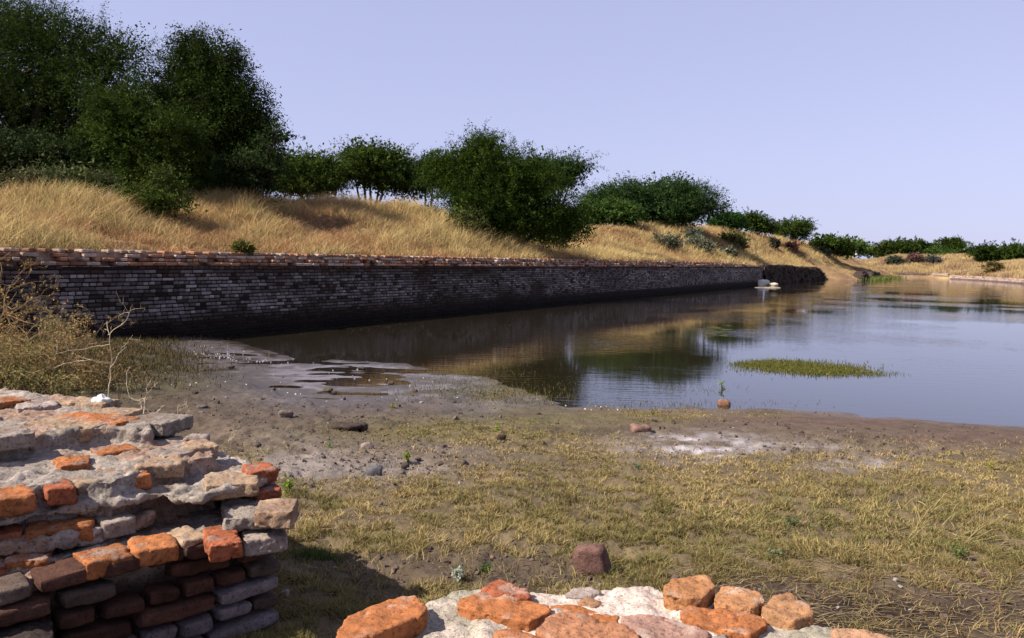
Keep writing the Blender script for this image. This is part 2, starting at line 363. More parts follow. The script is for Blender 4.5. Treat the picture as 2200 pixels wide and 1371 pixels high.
def make_far_bank():
    xs = np.linspace(1780, 4200, 240); ks = np.concatenate([np.linspace(0, 34, 50), np.geomspace(36, 600, 14)])
    V = np.array([[fb(x, k) for k in ks] for x in xs]); n = fbm(V * .16, 4, 81)
    V[..., 2] += n * 1.1 * sstep(3, 10, ks)[None] * sstep(36, 22, ks)[None] + .1 * fbm(V * 1.1, 3, 82)
    na, nk = len(xs), len(ks); i = np.arange(na - 1)[:, None] * nk + np.arange(nk - 1)[None]
    q = np.stack([i, i + nk, i + nk + 1, i + 1], -1).reshape(-1, 4)
    c = np.zeros(V.shape) + np.array([.40, .275, .13]); c = mixc(c, (.27, .16, .10), smooth01(.2 + 2.2 * fbm(V * .3, 4, 83))); c = c * (1 + .3 * fbm(V * 1.5, 3, 84))[..., None]
    tag(build('far_bank', V.reshape(-1, 3), [q], c.reshape(-1, 3), M['slope_soil'], None, True), kind='structure')
    return V
FBV = make_far_bank()

# ------------------------------------------------------------------ brick boxes (rounded)
# template: box with chamfered edges, 24 verts
def brick_template():
    v = []; 
    for sx in (-1, 1):
        for sy in (-1, 1):
            for sz in (-1, 1):
                for ax in range(3): v.append((sx, sy, sz, ax))
    return v
_T = brick_template()
def _tfaces():
    idx = {(a, b, c, ax): i for i, (a, b, c, ax) in enumerate(_T)}; q = []; t = []
    # ax = the axis along which this vertex sits on the face
    for ax in range(3):
        o = [a for a in range(3) if a != ax]
        for s in (-1, 1):
            f = []
            for (p, r) in ((-1, -1), (1, -1), (1, 1), (-1, 1)):
                k = [0, 0, 0]; k[ax] = s; k[o[0]] = p; k[o[1]] = r; f.append(idx[(*k, ax)])
            flip = (s > 0) == (ax == 1)
            q.append(f[::-1] if flip else f)
    for ax in range(3):                      # edges along axis ax, between the two other axes
        o = [a for a in range(3) if a != ax]
        for p in (-1, 1):
            for r in (-1, 1):
                k0 = [0, 0, 0]; k0[ax] = -1; k0[o[0]] = p; k0[o[1]] = r; k1 = list(k0); k1[ax] = 1
                f = [idx[(*k0, o[0])], idx[(*k1, o[0])], idx[(*k1, o[1])], idx[(*k0, o[1])]]
                q.append(f)
    for a in (-1, 1):
        for b in (-1, 1):
            for c in (-1, 1): t.append([idx[(a, b, c, 0)], idx[(a, b, c, 1)], idx[(a, b, c, 2)]])
    return np.array(q), np.array(t)
_TQ, _TT = _tfaces(); _TS = np.array([v[:3] for v in _T], float); _TA = np.array([v[3] for v in _T])
def bricks_mesh(cen, half, rot, bev, jit=.0):
    """cen (n,3), half (n,3), rot (n,3,3) columns = local axes; returns V, quads, tris, (n*24)"""
    n = len(cen); inset = np.ones((24, 3)); 
    L = _TS[None] * half[:, None]; b = np.zeros((n, 24, 3))
    for ax in range(3):
        m = (_TA != ax).astype(float); b[..., ax] = m[None] * bev[:, None]
    L = L - np.sign(_TS)[None] * b
    if jit: L = L + rng.normal(0, jit, L.shape)
    V = cen[:, None] + np.einsum('nij,nkj->nki', rot, L)
    off = (np.arange(n) * 24)[:, None, None]
    return V.reshape(-1, 3), (_TQ[None] + off).reshape(-1, 4), (_TT[None] + off).reshape(-1, 3)

# ------------------------------------------------------------------ the long dock wall
CP = .078
def make_dock_wall(s0, s1):
    root = empty('dock_wall', wp(s0, 0, 0), 'long straight brick retaining wall with salt whitened courses along the far edge of the water', 'wall')
    rotm = np.stack([np.append(WD, 0), np.append(-WN, 0), [0, 0, 1.]], 1)
    cen = []; half = []; colr = []; tops = []
    ncourse = 20
    for k in range(-2, ncourse + 5):
        z = k * CP + .02; header = k % 2 == 0; s = s0 + rng.uniform(-.1, .1)
        while s < s1:
            w = (.140 if header else .285) * rng.uniform(.94, 1.06); g = .012
            step = k - ncourse + 1; sc = s + w / 2; nn = float(fbm(np.array([sc * .22, k * .35, 3.3]), 3, 9)); n3 = float(fbm(np.array([sc * .9, k * .9, 1.3]), 2, 19))
            zt = float(ztop(sc)); keep = z + CP < zt + .03 + .03 * nn
            recess = 0.; top = False
            if step >= 0:
                top = True; recess = .055 * (step + .4) + .05 * n3 + rng.uniform(-.03, .045)
                if rng.random() < .16 + .05 * step: keep = False
                if step == 0 and (nn < -.12): recess = 0.; 
            else:
                recess = rng.uniform(-.006, .008)
                if rng.random() < .012: recess = .05
            if step == -1 and nn < -.22: top = True; recess = .05
            if keep:
                cen.append((sc, recess + .12, z + CP / 2)); half.append((w / 2 - g / 2, .12, CP / 2 - (.006 if top else .0085)))
                # colour
                if top:
                    base = np.array([.37, .18, .105]) * rng.uniform(.55, 1.25); 
                    if rng.random() < .4: base = np.array([.52, .37, .29]) * rng.uniform(.6, 1.1)
                else:
                    big = float(fbm(np.array([sc * .16, z * .8, 7.7]), 3, 55)); med = float(fbm(np.array([sc * .8, z * 2.2, 2.2]), 3, 56))
                    pz = float(sstep(.22 + .12 * big, .56, z)) * float(sstep(1.50, 1.22, z + .1 * med))
                    far_ = float(sstep(14, 30, sc)); pr = pz * np.clip(.40 + .9 * med + .7 * big + .3 * far_, 0, 1)
                    if pz > .3: pr = max(pr, far_ * .45)
                    kk = pr * rng.uniform(.15, 1.35) if rng.random() < .90 else 0
                    dk = np.array([.036, .023, .018]) * rng.uniform(.6, 1.5)  # dark brick tone, lowered further to deepen the shade on the face
                    if z > 1.2: dk = np.array([.045, .022, .014]) * rng.uniform(.6, 1.4)
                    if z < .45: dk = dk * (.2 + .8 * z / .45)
                    kk = np.clip(kk, 0, 1); base = dk * (1 - kk) + np.array([.38, .325, .315]) * kk * rng.uniform(.7, 1.15)
                colr.append(base); tops.append(top)
            s += w
    cen = np.array(cen); half = np.array(half); colr = np.array(colr); tops = np.array(tops)
    C = wp(cen[:, 0], cen[:, 1], cen[:, 2]); rot = np.repeat(rotm[None], len(C), 0)
    yaw = rng.normal(0, .012, len(C)) * (1 + 4 * tops); cy, sy = np.cos(yaw), np.sin(yaw)
    Rz = np.zeros((len(C), 3, 3)); Rz[:, 0, 0] = cy; Rz[:, 0, 1] = -sy; Rz[:, 1, 0] = sy; Rz[:, 1, 1] = cy; Rz[:, 2, 2] = 1
    rot = Rz @ rot
    for nm, sel in (('wall_face', ~tops), ('eroded_top_courses', tops)):
        V, q, t = bricks_mesh(C[sel], half[sel], rot[sel], np.full(sel.sum(), .013), .0025)
        cc = np.repeat(colr[sel], 24, 0)
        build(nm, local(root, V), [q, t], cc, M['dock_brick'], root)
    # plastered patches of lime on the farther face (thin crust standing proud of the brick)
    # core behind the bricks
    def slab(nm, ta, z0f, z1f, cc, tb=.9):
        ss = np.arange(s0, s1 + .01, .25); zt = z1f(ss)
        a = wp(ss, ta, z0f(ss)); b = wp(ss, ta, zt); c_ = wp(ss, tb, zt); n = len(ss)
        V = np.concatenate([a, b, c_]); i = np.arange(n - 1)
        q = np.concatenate([np.stack([i, i + 1, i + n + 1, i + n], -1), np.stack([i + n, i + n + 1, i + 2 * n + 1, i + 2 * n], -1)])
        V[n:, 2] += .015 * fbm(V[n:] * 3, 3, 4)
        return build(nm, local(root, V), [q], cc, M['dock_brick'], root)
    slab('mortar_core', .016, lambda s: s * 0 - .3, lambda s: np.minimum(s * 0 + (ncourse - 1) * CP, ztop(s) - .1), (.020, .014, .013), .3)
    slab('mortar_top', .27, lambda s: s * 0 + 1.3, lambda s: ztop(s) - .03, (.40, .27, .19))
    return root
make_dock_wall(-9, WL)

# rough ruined stretch beyond the wall
def make_rough(s0, s1, name, label, depth, zt0, colr, out=0., seed=1, cat='wall', h0=-.3):
    root = empty(name, wp(s0, 0, 0), label, cat)
    ss = np.linspace(s0, s1, int((s1 - s0) * 5)); rows = np.linspace(0, 1, 16)
    S, K = np.meshgrid(ss, rows, indexing='ij')
    zt = zt0(ss) + .18 * fbm2(ss, ss * 0, .8, 3, seed)
    zz = h0 + (zt[:, None] - h0) * np.clip(K / .72, 0, 1); tt = np.where(K <= .72, out + .1 * K, out + (K - .72) / .28 * depth)
    V = wp(S, tt, zz); V = V + (np.append(-WN, 0) * (fbm(V * 1.5, 4, seed) * .35)[..., None]) * sstep(0, .1, K)[..., None]; V[..., 2] += .1 * fbm(V * 3, 3, seed + 3) * (K > .3)
    na, nk = S.shape; i = np.arange(na - 1)[:, None] * nk + np.arange(nk - 1)[None]
    q = np.stack([i, i + nk, i + nk + 1, i + 1], -1).reshape(-1, 4)
    c = np.zeros(V.shape) + np.array(colr); c *= (1 + .7 * fbm(V * 4 * np.array([1, 1, 3]), 3, seed + 4))[..., None]
    build('rubble_core', local(root, V.reshape(-1, 3)), [q], np.clip(c, .005, 1).reshape(-1, 3), M['dock_brick'], root, True)
    # loose bricks on its face and top
    n = int((s1 - s0) * 16); s = rng.uniform(s0, s1, n); k = rng.uniform(.1, 1, n)
    z = h0 + (zt0(s) - h0) * k; t = np.full(n, out - .02) + rng.uniform(-.1, .12, n)
    C = wp(s, t, z); th = rng.normal(math.atan2(WD[1], WD[0]), .25, n)
    rot = np.zeros((n, 3, 3)); rot[:, 0, 0] = np.cos(th); rot[:, 1, 0] = np.sin(th); rot[:, 0, 1] = -np.sin(th); rot[:, 1, 1] = np.cos(th); rot[:, 2, 2] = 1
    half = np.stack([rng.uniform(.07, .15, n), np.full(n, .1), np.full(n, .034)], -1)
    V, q, t_ = bricks_mesh(C, half, rot, np.full(n, .012), .004)
    cc = np.array(colr) * rng.uniform(.5, 2.2, n)[:, None]; build('bricks', local(root, V), [q, t_], np.repeat(cc, 24, 0), M['dock_brick'], root)
    return root
make_rough(WL - .5, 93.5, 'ruined_wall', 'dark crumbled brick stretch with ragged top at the far end of the long wall', 1.2, lambda s: np.interp(s, [58, 62, 70, 80, 88, 91, 93.5], [1.65, 1.62, 1.62, 1.5, 1.35, 1.0, .1]), (.045, .030, .024), out=-.25, seed=3)
make_rough(97, 106, 'brick_rubble', 'low dark hump of broken brickwork just past the ruined wall end', 1.0, lambda s: np.interp(s, [97, 99, 102, 106], [.3, .95, .95, .3]), (.06, .042, .034), out=-4.0, seed=5)
make_rough(107, 122, 'brick_rubble', 'long low line of dark masonry above the bright green reeds', 1.0, lambda s: np.interp(s, [107, 109, 118, 122], [.3, .9, .85, .4]), (.065, .05, .04), out=-4.2, seed=8)

def make_far_wall():
    pts = [fb(x, 1.4) for x in np.linspace(2045, 2700, 60)]
    root = empty('low_brick_wall', pts[0] * [1, 1, 0], 'low pale brick wall along the distant right-hand shore', 'wall')
    pts = np.array(pts)[:, :2]; cen = []; rot = []; half = []; cc = []
    seg = np.diff(pts, axis=0); L = np.linalg.norm(seg, axis=1); cum = np.concatenate([[0], np.cumsum(L)])
    for k in range(7):
        s = rng.uniform(0, .3)
        while s < cum[-1]:
            w = .56; i = min(np.searchsorted(cum, s, 'right') - 1, len(L) - 1); u = seg[i] / L[i]; p = pts[i] + u * (s - cum[i])
            if k < 5 or rng.random() < .6:
                cen.append((p[0] - u[1] * .02 * k, p[1] + .06 * k, .02 + k * .085)); rot.append([[u[0], -u[1], 0], [u[1], u[0], 0], [0, 0, 1]])
                half.append((w / 2 - .02, .5, .040)); cc.append(np.array([.50, .36, .30]) * rng.uniform(.6, 1.25) if k > 1 else np.array([.2, .14, .12]) * rng.uniform(.6, 1.2))
            s += w
    V, q, t = bricks_mesh(np.array(cen), np.array(half), np.array(rot, float), np.full(len(cen), .015), .004)
    build('brick_courses', local(root, V), [q, t], np.repeat(np.array(cc), 24, 0), M['dock_brick'], root)
    # thin worn line continuing to the left
    pts = np.array([fb(x, 2.) for x in np.linspace(1925, 2040, 30)])[:, :2]
    root = empty('low_brick_wall', (*pts[0], 0), 'worn remnant of brick edging on the far shore, left of the longer pale wall', 'wall')
    cen = []; rot = []; half = []; cc = []
    for k in range(4):
        for i in range(29):
            for f in np.arange(0, 1, .25):
                p = pts[i] * (1 - f) + pts[i + 1] * f; u = pts[i + 1] - pts[i]; u /= np.linalg.norm(u)
                if rng.random() < .7: cen.append((p[0], p[1] + .1 * k, .45 + k * .1)); rot.append([[u[0], -u[1], 0], [u[1], u[0], 0], [0, 0, 1]]); half.append((.25, .4, .05)); cc.append(np.array([.46, .34, .27]) * rng.uniform(.5, 1.2))
    V, q, t = bricks_mesh(np.array(cen), np.array(half), np.array(rot, float), np.full(len(cen), .015), .006)
    build('brick_courses', local(root, V), [q, t], np.repeat(np.array(cc), 24, 0), M['dock_brick'], root)
make_far_wall()

# ------------------------------------------------------------------ rugged solids by voxel remesh
def rugged(name, prisms, voxel, amp, scale, color, material, parent=None, seed=0, smooth_it=4, cfun=None, origin=None, oct=4, pit=0.):
    """prisms: list of (outline (n,2), z0, z1[, taper]); joined, remeshed, displaced"""
    V = []; F = []
    for pr in prisms:
        ol, z0, z1 = np.asarray(pr[0], float)[:, :2], pr[1], pr[2]; tp = pr[3] if len(pr) > 3 else 1.
        n = len(ol); b = len(V); c = ol.mean(0)
        V += [(*(c + (p - c) * tp), z0) for p in ol] + [(*p, z1) for p in ol]
        area = 0.5 * sum(ol[i][0] * ol[(i + 1) % n][1] - ol[(i + 1) % n][0] * ol[i][1] for i in range(n))
        fs = [[b + i for i in range(n)][::-1], [b + n + i for i in range(n)]] + [[b + i, b + (i + 1) % n, b + n + (i + 1) % n, b + n + i] for i in range(n)]
        if area < 0: fs = [f[::-1] for f in fs]
        F += fs
    me = bpy.data.meshes.new('tmp'); me.from_pydata([tuple(map(float, v)) for v in V], [], F)
    o = bpy.data.objects.new('tmp', me); col.objects.link(o)
    m = o.modifiers.new('r', 'REMESH'); m.mode = 'VOXEL'; m.voxel_size = voxel
    m2 = o.modifiers.new('s', 'SMOOTH'); m2.iterations = smooth_it; m2.factor = .5
    dg = bpy.context.evaluated_depsgraph_get(); ev = o.evaluated_get(dg); me2 = bpy.data.meshes.new_from_object(ev)
    nv = len(me2.vertices); co = np.zeros(nv * 3, np.float32); me2.vertices.foreach_get('co', co); co = co.reshape(-1, 3).astype(float)
    no = np.zeros(nv * 3, np.float32); me2.vertex_normals.foreach_get('vector', no); no = no.reshape(-1, 3)
    nz = fbm(co * scale, oct, seed); 
    d = nz * amp
    if pit: 
        pn = fbm(co * scale * 3.1, 3, seed + 9); d = d - pit * sstep(.18, .42, pn)
    co = co + no * d[:, None]
    lp = np.zeros(len(me2.polygons), np.int32); me2.polygons.foreach_get('loop_total', lp)
    li = np.zeros(len(me2.loops), np.int32); me2.loops.foreach_get('vertex_index', li); st = np.zeros(len(lp), np.int32); me2.polygons.foreach_get('loop_start', st)
    q = li[(st[lp == 4][:, None] + np.arange(4))]; t = li[(st[lp == 3][:, None] + np.arange(3))] if (lp == 3).any() else np.zeros((0, 3), np.int32)
    C = np.zeros((nv, 3)) + np.array(color); C = C * (1 + .35 * fbm(co * scale * .6, 3, seed + 5))[:, None]
    if cfun: C = cfun(co, C, no)
    bpy.data.objects.remove(o); bpy.data.meshes.remove(me); bpy.data.meshes.remove(me2)
    if origin is not None: co = co - np.array(origin)
    r = build(name, co, [q, t], np.clip(C, .01, 1), material, parent, True)
    return r
def ppoly(L, z): return np.array([P(x, y, z)[:2] for x, y in L])

# ------------------------------------------------------------------ left ruin block
ORANGE = (.41, .150, .055); RED = (.32, .098, .045); BUFF = (.40, .27, .175); GREY = (.285, .235, .195); DARKB = (.16, .10, .085); PALE = (.38, .30, .26)
zA, zB, zC, zD, zE = .98, .902, .824, .746, .668
def left_block():
    org = P(200, 1250, .3); org[2] = 0
    root = empty('ruined_brick_pier', org, 'stepped ruin of orange bricks and grey mortar in the lower left foreground', 'ruin')
    org = np.array(root.location)
    A = [(-500, 845), (-50, 832), (60, 838), (150, 848), (235, 865), (318, 900), (325, 918), (225, 915), (140, 922), (50, 935), (-50, 955), (-500, 990)]
    B = [(-500, 870), (200, 868), (330, 910), (400, 935), (455, 960), (462, 975), (400, 985), (320, 1000), (240, 1030), (120, 1032), (0, 1045), (-500, 1110)]
    Cc = [(-500, 900), (300, 920), (460, 962), (520, 985), (560, 1000), (580, 1020), (540, 1040), (450, 1052), (440, 1066), (400, 1062), (340, 1052), (280, 1070), (200, 1078), (90, 1090), (0, 1108), (-500, 1180)]
    Dd = [(-500, 960), (300, 980), (540, 1010), (590, 1040), (612, 1070), (600, 1100), (520, 1105), (482, 1108), (474, 1030), (440, 1006), (370, 1010), (335, 1040), (330, 1092), (300, 1105), (200, 1130), (90, 1150), (0, 1160), (-500, 1235)]
    Ee = [(-500, 1020), (300, 1030), (590, 1060), (612, 1095), (590, 1128), (520, 1140), (440, 1140), (290, 1168), (180, 1190), (60, 1210), (0, 1215), (-500, 1260)]
    base = ppoly(Ee, zE)
    # lower body follows the face, drawn in a little
    face0 = P(60, 1240, zE)[:2]; face1 = P(610, 1112, zE)[:2]
    fd = (face1 - face0) / np.linalg.norm(face1 - face0); fn = np.array([fd[1], -fd[0]])      # fn towards the camera side
    lf = P(-500, 1275, zE)[:2]; body = np.array([lf, face0 - fn * .07, face1 - fn * .07 - fd * .06, face1 - fn * 1.25 - fd * .25, lf - fn * 1.25]); rub = ppoly([(-500, 1290), (40, 1262), (130, 1300), (185, 1440), (150, 1600), (-500, 1700)], .42); rub2 = ppoly([(-500, 1240), (60, 1238), (110, 1262), (120, 1330), (-500, 1400)], .56)
    def cf(co, C, no):
        k = sstep(-.05, .3, fbm(co * 6, 4, 91)); C = C * (1 - k[:, None]) + np.array([.42, .35, .30]) * k[:, None]
        k2 = sstep(.05, .3, fbm(co * 4 + 9, 3, 92)); C = C * (1 - .6 * k2[:, None]) + np.array([.36, .20, .125]) * .6 * k2[:, None]
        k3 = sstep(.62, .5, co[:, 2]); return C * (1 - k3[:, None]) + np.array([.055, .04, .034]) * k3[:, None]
    rugged('mortar_bed', [(ppoly(A, zA), .70, zA - .010), (ppoly(B, zB), .66, zB - .008), (ppoly(Cc, zC), zC - .040, zC - .008), (ppoly(Dd, zD), zD - .07, zD - .012),
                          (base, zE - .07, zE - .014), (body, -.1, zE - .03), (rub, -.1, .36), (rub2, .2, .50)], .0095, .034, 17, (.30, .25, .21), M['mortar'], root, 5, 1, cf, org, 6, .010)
    # individually laid bricks: front top edge (two photo points), course top, depth back, colour
    L = [
     # course A
     ((60, 905), (140, 928), zA, .13, BUFF, 0), ((122, 893), (205, 918), zA + .004, .14, ORANGE, 0), ((262, 900), (326, 915), zA, .20, GREY, 0), ((-60, 945), (72, 925), zA + .03, .20, GREY, 0),
     ((-20, 868), (60, 856), zA + .02, .14, ORANGE, 0), ((40, 875), (130, 868), zA + .015, .14, PALE, 0), ((128, 862), (205, 872), zA + .012, .13, BUFF, 0), ((-120, 900), (-15, 895), zA + .02, .16, ORANGE, 0), ((190, 885), (262, 892), zA + .006, .13, BUFF, 0),
     # course B
     ((355, 978), (412, 965), zB + .004, .13, GREY, 0), ((412, 962), (468, 955), zB + .012, .14, BUFF, 0), ((395, 940), (440, 942), zB + .008, .1, PALE, 0),
     ((290, 1000), (390, 995), zB - .002, .15, BUFF, 0), ((200, 1030), (322, 1018), zB - .018, .15, ORANGE, 0), ((120, 1000), (200, 992), zB + .010, .14, ORANGE, 0), ((215, 975), (300, 962), zB + .008, .13, ORANGE, 0),
     ((160, 1037), (240, 1026), zB - .010, .13, BUFF, 0),
     # course C
     ((-60, 1080), (72, 1062), zB - .010, .15, ORANGE, 0), ((100, 1050), (165, 1041), zB - .010, .12, RED, 0), ((-230, 1110), (-62, 1082), zB - .012, .15, BUFF, 0), ((440, 1040), (560, 1035), zC + .012, .15, BUFF, 0), ((528, 1010), (592, 1005), zC + .03, .12, RED, 0),
     ((52, 1095), (165, 1088), zC - .02, .12, GREY, 0),
     # course D
     ((50, 1138), (200, 1128), zD + .010, .14, ORANGE, 0), ((-40, 1150), (48, 1140), zD + .008, .13, RED, 0), ((222, 1122), (284, 1108), zD + .004, .12, GREY, 0), ((545, 1098), (628, 1100), zD + .03, .16, BUFF, 0), ((545, 1052), (600, 1048), zD + .026, .12, RED, 0),
     ((-200, 1180), (-50, 1160), zD + .010, .14, ORANGE, 0),
     # course E
     ((12, 1205), (98, 1200), zE + .012, .15, ORANGE, 0), ((178, 1208), (282, 1186), zE + .008, .13, ORANGE, 0), ((285, 1182), (384, 1166), zE + .010, .14, ORANGE, 0), ((386, 1160), (440, 1146), zE + .010, .14, BUFF, 0),
     ((446, 1172), (520, 1164), zE + .020, .22, RED, 0), ((522, 1158), (622, 1150), zE - .004, .18, PALE, 0), ((105, 1225), (150, 1215), zE - .02, .1, ORANGE, 0), ((-90, 1225), (10, 1212), zE + .01, .14, RED, 0), ((-260, 1260), (-92, 1232), zE, .14, ORANGE, 0),
    ]
    def cfb(co, C, no):
        k = sstep(.0, .32, fbm(co * 15 + 3, 4, 87)) * sstep(.1, .8, no[:, 2]); C = C * (1 - .65 * k[:, None]) + np.array([.30, .245, .21]) * .65 * k[:, None]
        k = sstep(.05, .4, fbm(co * 9 - 5, 3, 88)); return C * (1 - .45 * k[:, None]) + np.array([.16, .075, .045]) * .45 * k[:, None]
    for i, (a, b, z, dp, cc, yw) in enumerate(L):
        pa = P(*a, z)[:2]; pb = P(*b, z)[:2]; u = (pb - pa); ln = np.linalg.norm(u); u /= ln; v = np.array([-u[1], u[0]])
        u = u * .75 + fd * .25 * 1; u /= np.linalg.norm(u); v = np.array([-u[1], u[0]]); pb = pa + u * ln
        e = .008; pa = pa - v * .022; pb = pb - v * .022; dp += .03
        ol = [pa + v * e, pa + u * e, pb - u * e, pb + v * e, pb + v * (dp - e), pb + v * dp - u * e * 2, pa + v * dp + u * e * 2, pa + v * (dp - e)]
        ol = [p + rng.normal(0, .006, 2) for p in ol]
        rugged('brick', [(ol, z - .066, z)], .008, .013, 24, np.array(cc) * rng.uniform(.85, 1.15), M['fired_brick'], root, 100 + i, 2, cfb, org, 5, .009)
    # face courses below
    cen = []; half = []; rot = []; cc = []
    LL = np.linalg.norm(face1 - face0)
    for k in range(1, 10):
        zt = zE - k * CP; s = LL - (.01 if k % 2 else .02); out = .010 * k * .3; hd = k % 2
        while s > 0:
            w = (.15 if hd else .29) * rng.uniform(.86, 1.12)
            if rng.random() < .25: w = .2
            sc = s - w / 2; p = face0 + fd * sc - fn * (.085 - .02 + rng.normal(0, .011))
            if rng.random() > .03:
                cen.append((*p, zt + CP / 2 - .075 + .078 - .006 + rng.normal(0, .003))); half.append((w / 2 - .011, .09, .0305 * rng.uniform(.85, 1.05))); th = rng.normal(0, .09); u = fd * math.cos(th) + np.array([-fd[1], fd[0]]) * math.sin(th)
                rl = rng.normal(0, .045)
                R_ = np.array([[u[0], -u[1], 0], [u[1], u[0], 0], [0, 0, 1.]]) @ np.array([[math.cos(rl), 0, math.sin(rl)], [0, 1, 0], [-math.sin(rl), 0, math.cos(rl)]])
                rot.append(R_)
                if k >= 4 and sc > LL - .55 and rng.random() < .7: b = np.array([.25, .20, .205]) * rng.uniform(.5, 1.1)
                elif rng.random() < .35: b = np.array([.13, .09, .07]) * rng.uniform(.5, 1.1)
                else: b = np.array([.11, .05, .034]) * rng.uniform(.4, 1.2)  # face bricks darker than those on top: shade is put into their colour
                cc.append(b)
            s -= w
    cen = np.array(cen); half = np.array(half); rot = np.array(rot); cc = np.array(cc)
    # finely rounded individual bodies, joined in one face mesh
    gx = np.linspace(-1, 1, 9); Vs = []; Qs = []; Cs = []; off = 0
    for c_, h_, r_, k_ in zip(cen, half, rot, cc):
        for ax in range(3):
            o = [a for a in range(3) if a != ax]
            for sg in (-1, 1):
                U, Wv = np.meshgrid(gx, gx, indexing='ij'); G = np.zeros((9, 9, 3)); G[..., ax] = sg; G[..., o[0]] = U; G[..., o[1]] = Wv
                Lc = G * h_; rr = .017; inner = np.clip(Lc, -(h_ - rr), h_ - rr); dlt = Lc - inner; nl = np.linalg.norm(dlt, axis=-1, keepdims=True) + 1e-9
                Lc = inner + dlt / nl * rr; Wd = c_ + Lc @ r_.T
                nn = Wd + (Lc @ r_.T) / np.linalg.norm(Lc, axis=-1, keepdims=True) * (fbm(Wd * 19, 4, 33)[..., None] * .020)
                i = np.arange(8)[:, None] * 9 + np.arange(8)[None]; f = np.stack([i, i + 9, i + 10, i + 1], -1).reshape(-1, 4) + off
                if (sg > 0) == (ax == 1): f = f[:, ::-1]
                Vs.append(nn.reshape(-1, 3)); Qs.append(f); off += 81; Cs.append(np.tile(k_, (81, 1)) * (1 + .5 * fbm(Wd.reshape(-1, 3) * 14, 3, 44))[:, None])
    build('face_courses', local(root, np.concatenate(Vs)), [np.concatenate(Qs)], np.clip(np.concatenate(Cs), .01, 1), M['fired_brick'], root, True)
left_block()

# ------------------------------------------------------------------ centre wall top
def centre_block():
    z = .625; org = P(1300, 1420, z); org[2] = 0
    root = empty('ruined_wall_top', org, 'broken wall top of orange bricks set in pale pink mortar at the bottom centre', 'ruin'); org = np.array(root.location)
    O = [(640, 1620), (700, 1440), (745, 1375), (810, 1330), (900, 1310), (930, 1292), (960, 1272), (1030, 1262), (1120, 1268), (1200, 1276), (1290, 1266), (1400, 1262), (1440, 1275), (1530, 1290), (1600, 1300), (1640, 1305), (1700, 1335), (1790, 1348), (1900, 1368), (2050, 1400), (2250, 1480), (2350, 1620), (1500, 1800), (900, 1800)]
    ol = ppoly(O, z); c0 = ol.mean(0)
    def cf(co, C, no):
        px, py = proj(co); k = smooth01(spots(px, py, [(800, 1350, 200, 60, 1.), (1060, 1320, 170, 50, .5), (1760, 1360, 160, 40, 1.), (980, 1275, 60, 14, .8)]) + .4 * fbm(co * 10, 3, 7))
        C = C * (1 - k[:, None]) + np.array([.36, .32, .24]) * k[:, None]
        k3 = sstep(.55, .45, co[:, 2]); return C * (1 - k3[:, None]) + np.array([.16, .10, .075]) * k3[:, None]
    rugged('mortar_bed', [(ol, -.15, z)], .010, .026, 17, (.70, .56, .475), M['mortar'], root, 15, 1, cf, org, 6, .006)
    br = [
     ([(722, 1352), (748, 1322), (800, 1298), (855, 1281), (892, 1279), (922, 1302), (912, 1320), (850, 1345), (790, 1368), (755, 1395), (722, 1385)], .70, ORANGE),
     ([(1035, 1264), (1052, 1248), (1075, 1244), (1138, 1264), (1140, 1280), (1110, 1290), (1060, 1280)], .665, RED),
     ([(978, 1300), (988, 1286), (1040, 1270), (1110, 1278), (1175, 1300), (1184, 1312), (1138, 1336), (1080, 1325), (1020, 1312)], .672, ORANGE),
     ([(1210, 1274), (1228, 1262), (1275, 1260), (1290, 1270), (1262, 1282), (1215, 1284)], .640, PALE),
     ([(1178, 1298), (1232, 1299), (1330, 1322), (1326, 1338), (1240, 1326), (1180, 1312)], .640, ORANGE),
     ([(1424, 1268), (1440, 1242), (1480, 1233), (1528, 1238), (1538, 1258), (1510, 1284), (1478, 1284), (1432, 1276)], .695, (.42, .19, .08)),
     ([(1530, 1284), (1546, 1262), (1572, 1256), (1635, 1268), (1641, 1290), (1612, 1310), (1578, 1306)], .680, (.42, .20, .09)),
     ([(1636, 1300), (1662, 1276), (1690, 1270), (1740, 1294), (1748, 1320), (1706, 1332), (1655, 1316)], .678, (.42, .215, .105)),
     ([(1458, 1310), (1482, 1300), (1560, 1308), (1640, 1322), (1652, 1338), (1612, 1362), (1560, 1352), (1468, 1330)], .672, ORANGE),
     ([(1150, 1352), (1176, 1324), (1216, 1312), (1330, 1338), (1378, 1366), (1350, 1398), (1250, 1385), (1165, 1365)], .668, (.42, .19, .10)),
     ([(1336, 1322), (1400, 1316), (1480, 1336), (1530, 1362), (1500, 1392), (1410, 1385), (1345, 1352)], .650, (.37, .215, .165)),
     ([(1062, 1352), (1110, 1346), (1160, 1366), (1240, 1395), (1180, 1430), (1050, 1420)], .655, ORANGE),
     ([(1785, 1350), (1850, 1350), (1945, 1372), (1980, 1400), (1880, 1410), (1795, 1378)], .650, (.43, .24, .14)),
     ([(1530, 1362), (1562, 1360), (1566, 1384), (1530, 1384)], .650, GREY),
     ([(1240, 1290), (1262, 1280), (1290, 1290), (1300, 1300), (1270, 1304)], .640, (.34, .18, .10)),
    ]
    for i, (o, zt, cc) in enumerate(br):
        zt = zt - .016 if zt > .67 else zt - .006
        o2 = ppoly(o, zt)
        def cf2(co, C, no, cc=cc):
            k = sstep(.12, .35, fbm(co * 14 + i, 3, 77)) * sstep(.3, .8, no[:, 2]); return C * (1 - .35 * k[:, None]) + np.array([.6, .5, .42]) * .35 * k[:, None]
        rugged('brick', [(o2, zt - .085, zt, .97)], .0075, .014, 21, np.array(cc), M['fired_brick'], root, 200 + i, 2, cf2, org, 5, .009)
centre_block()

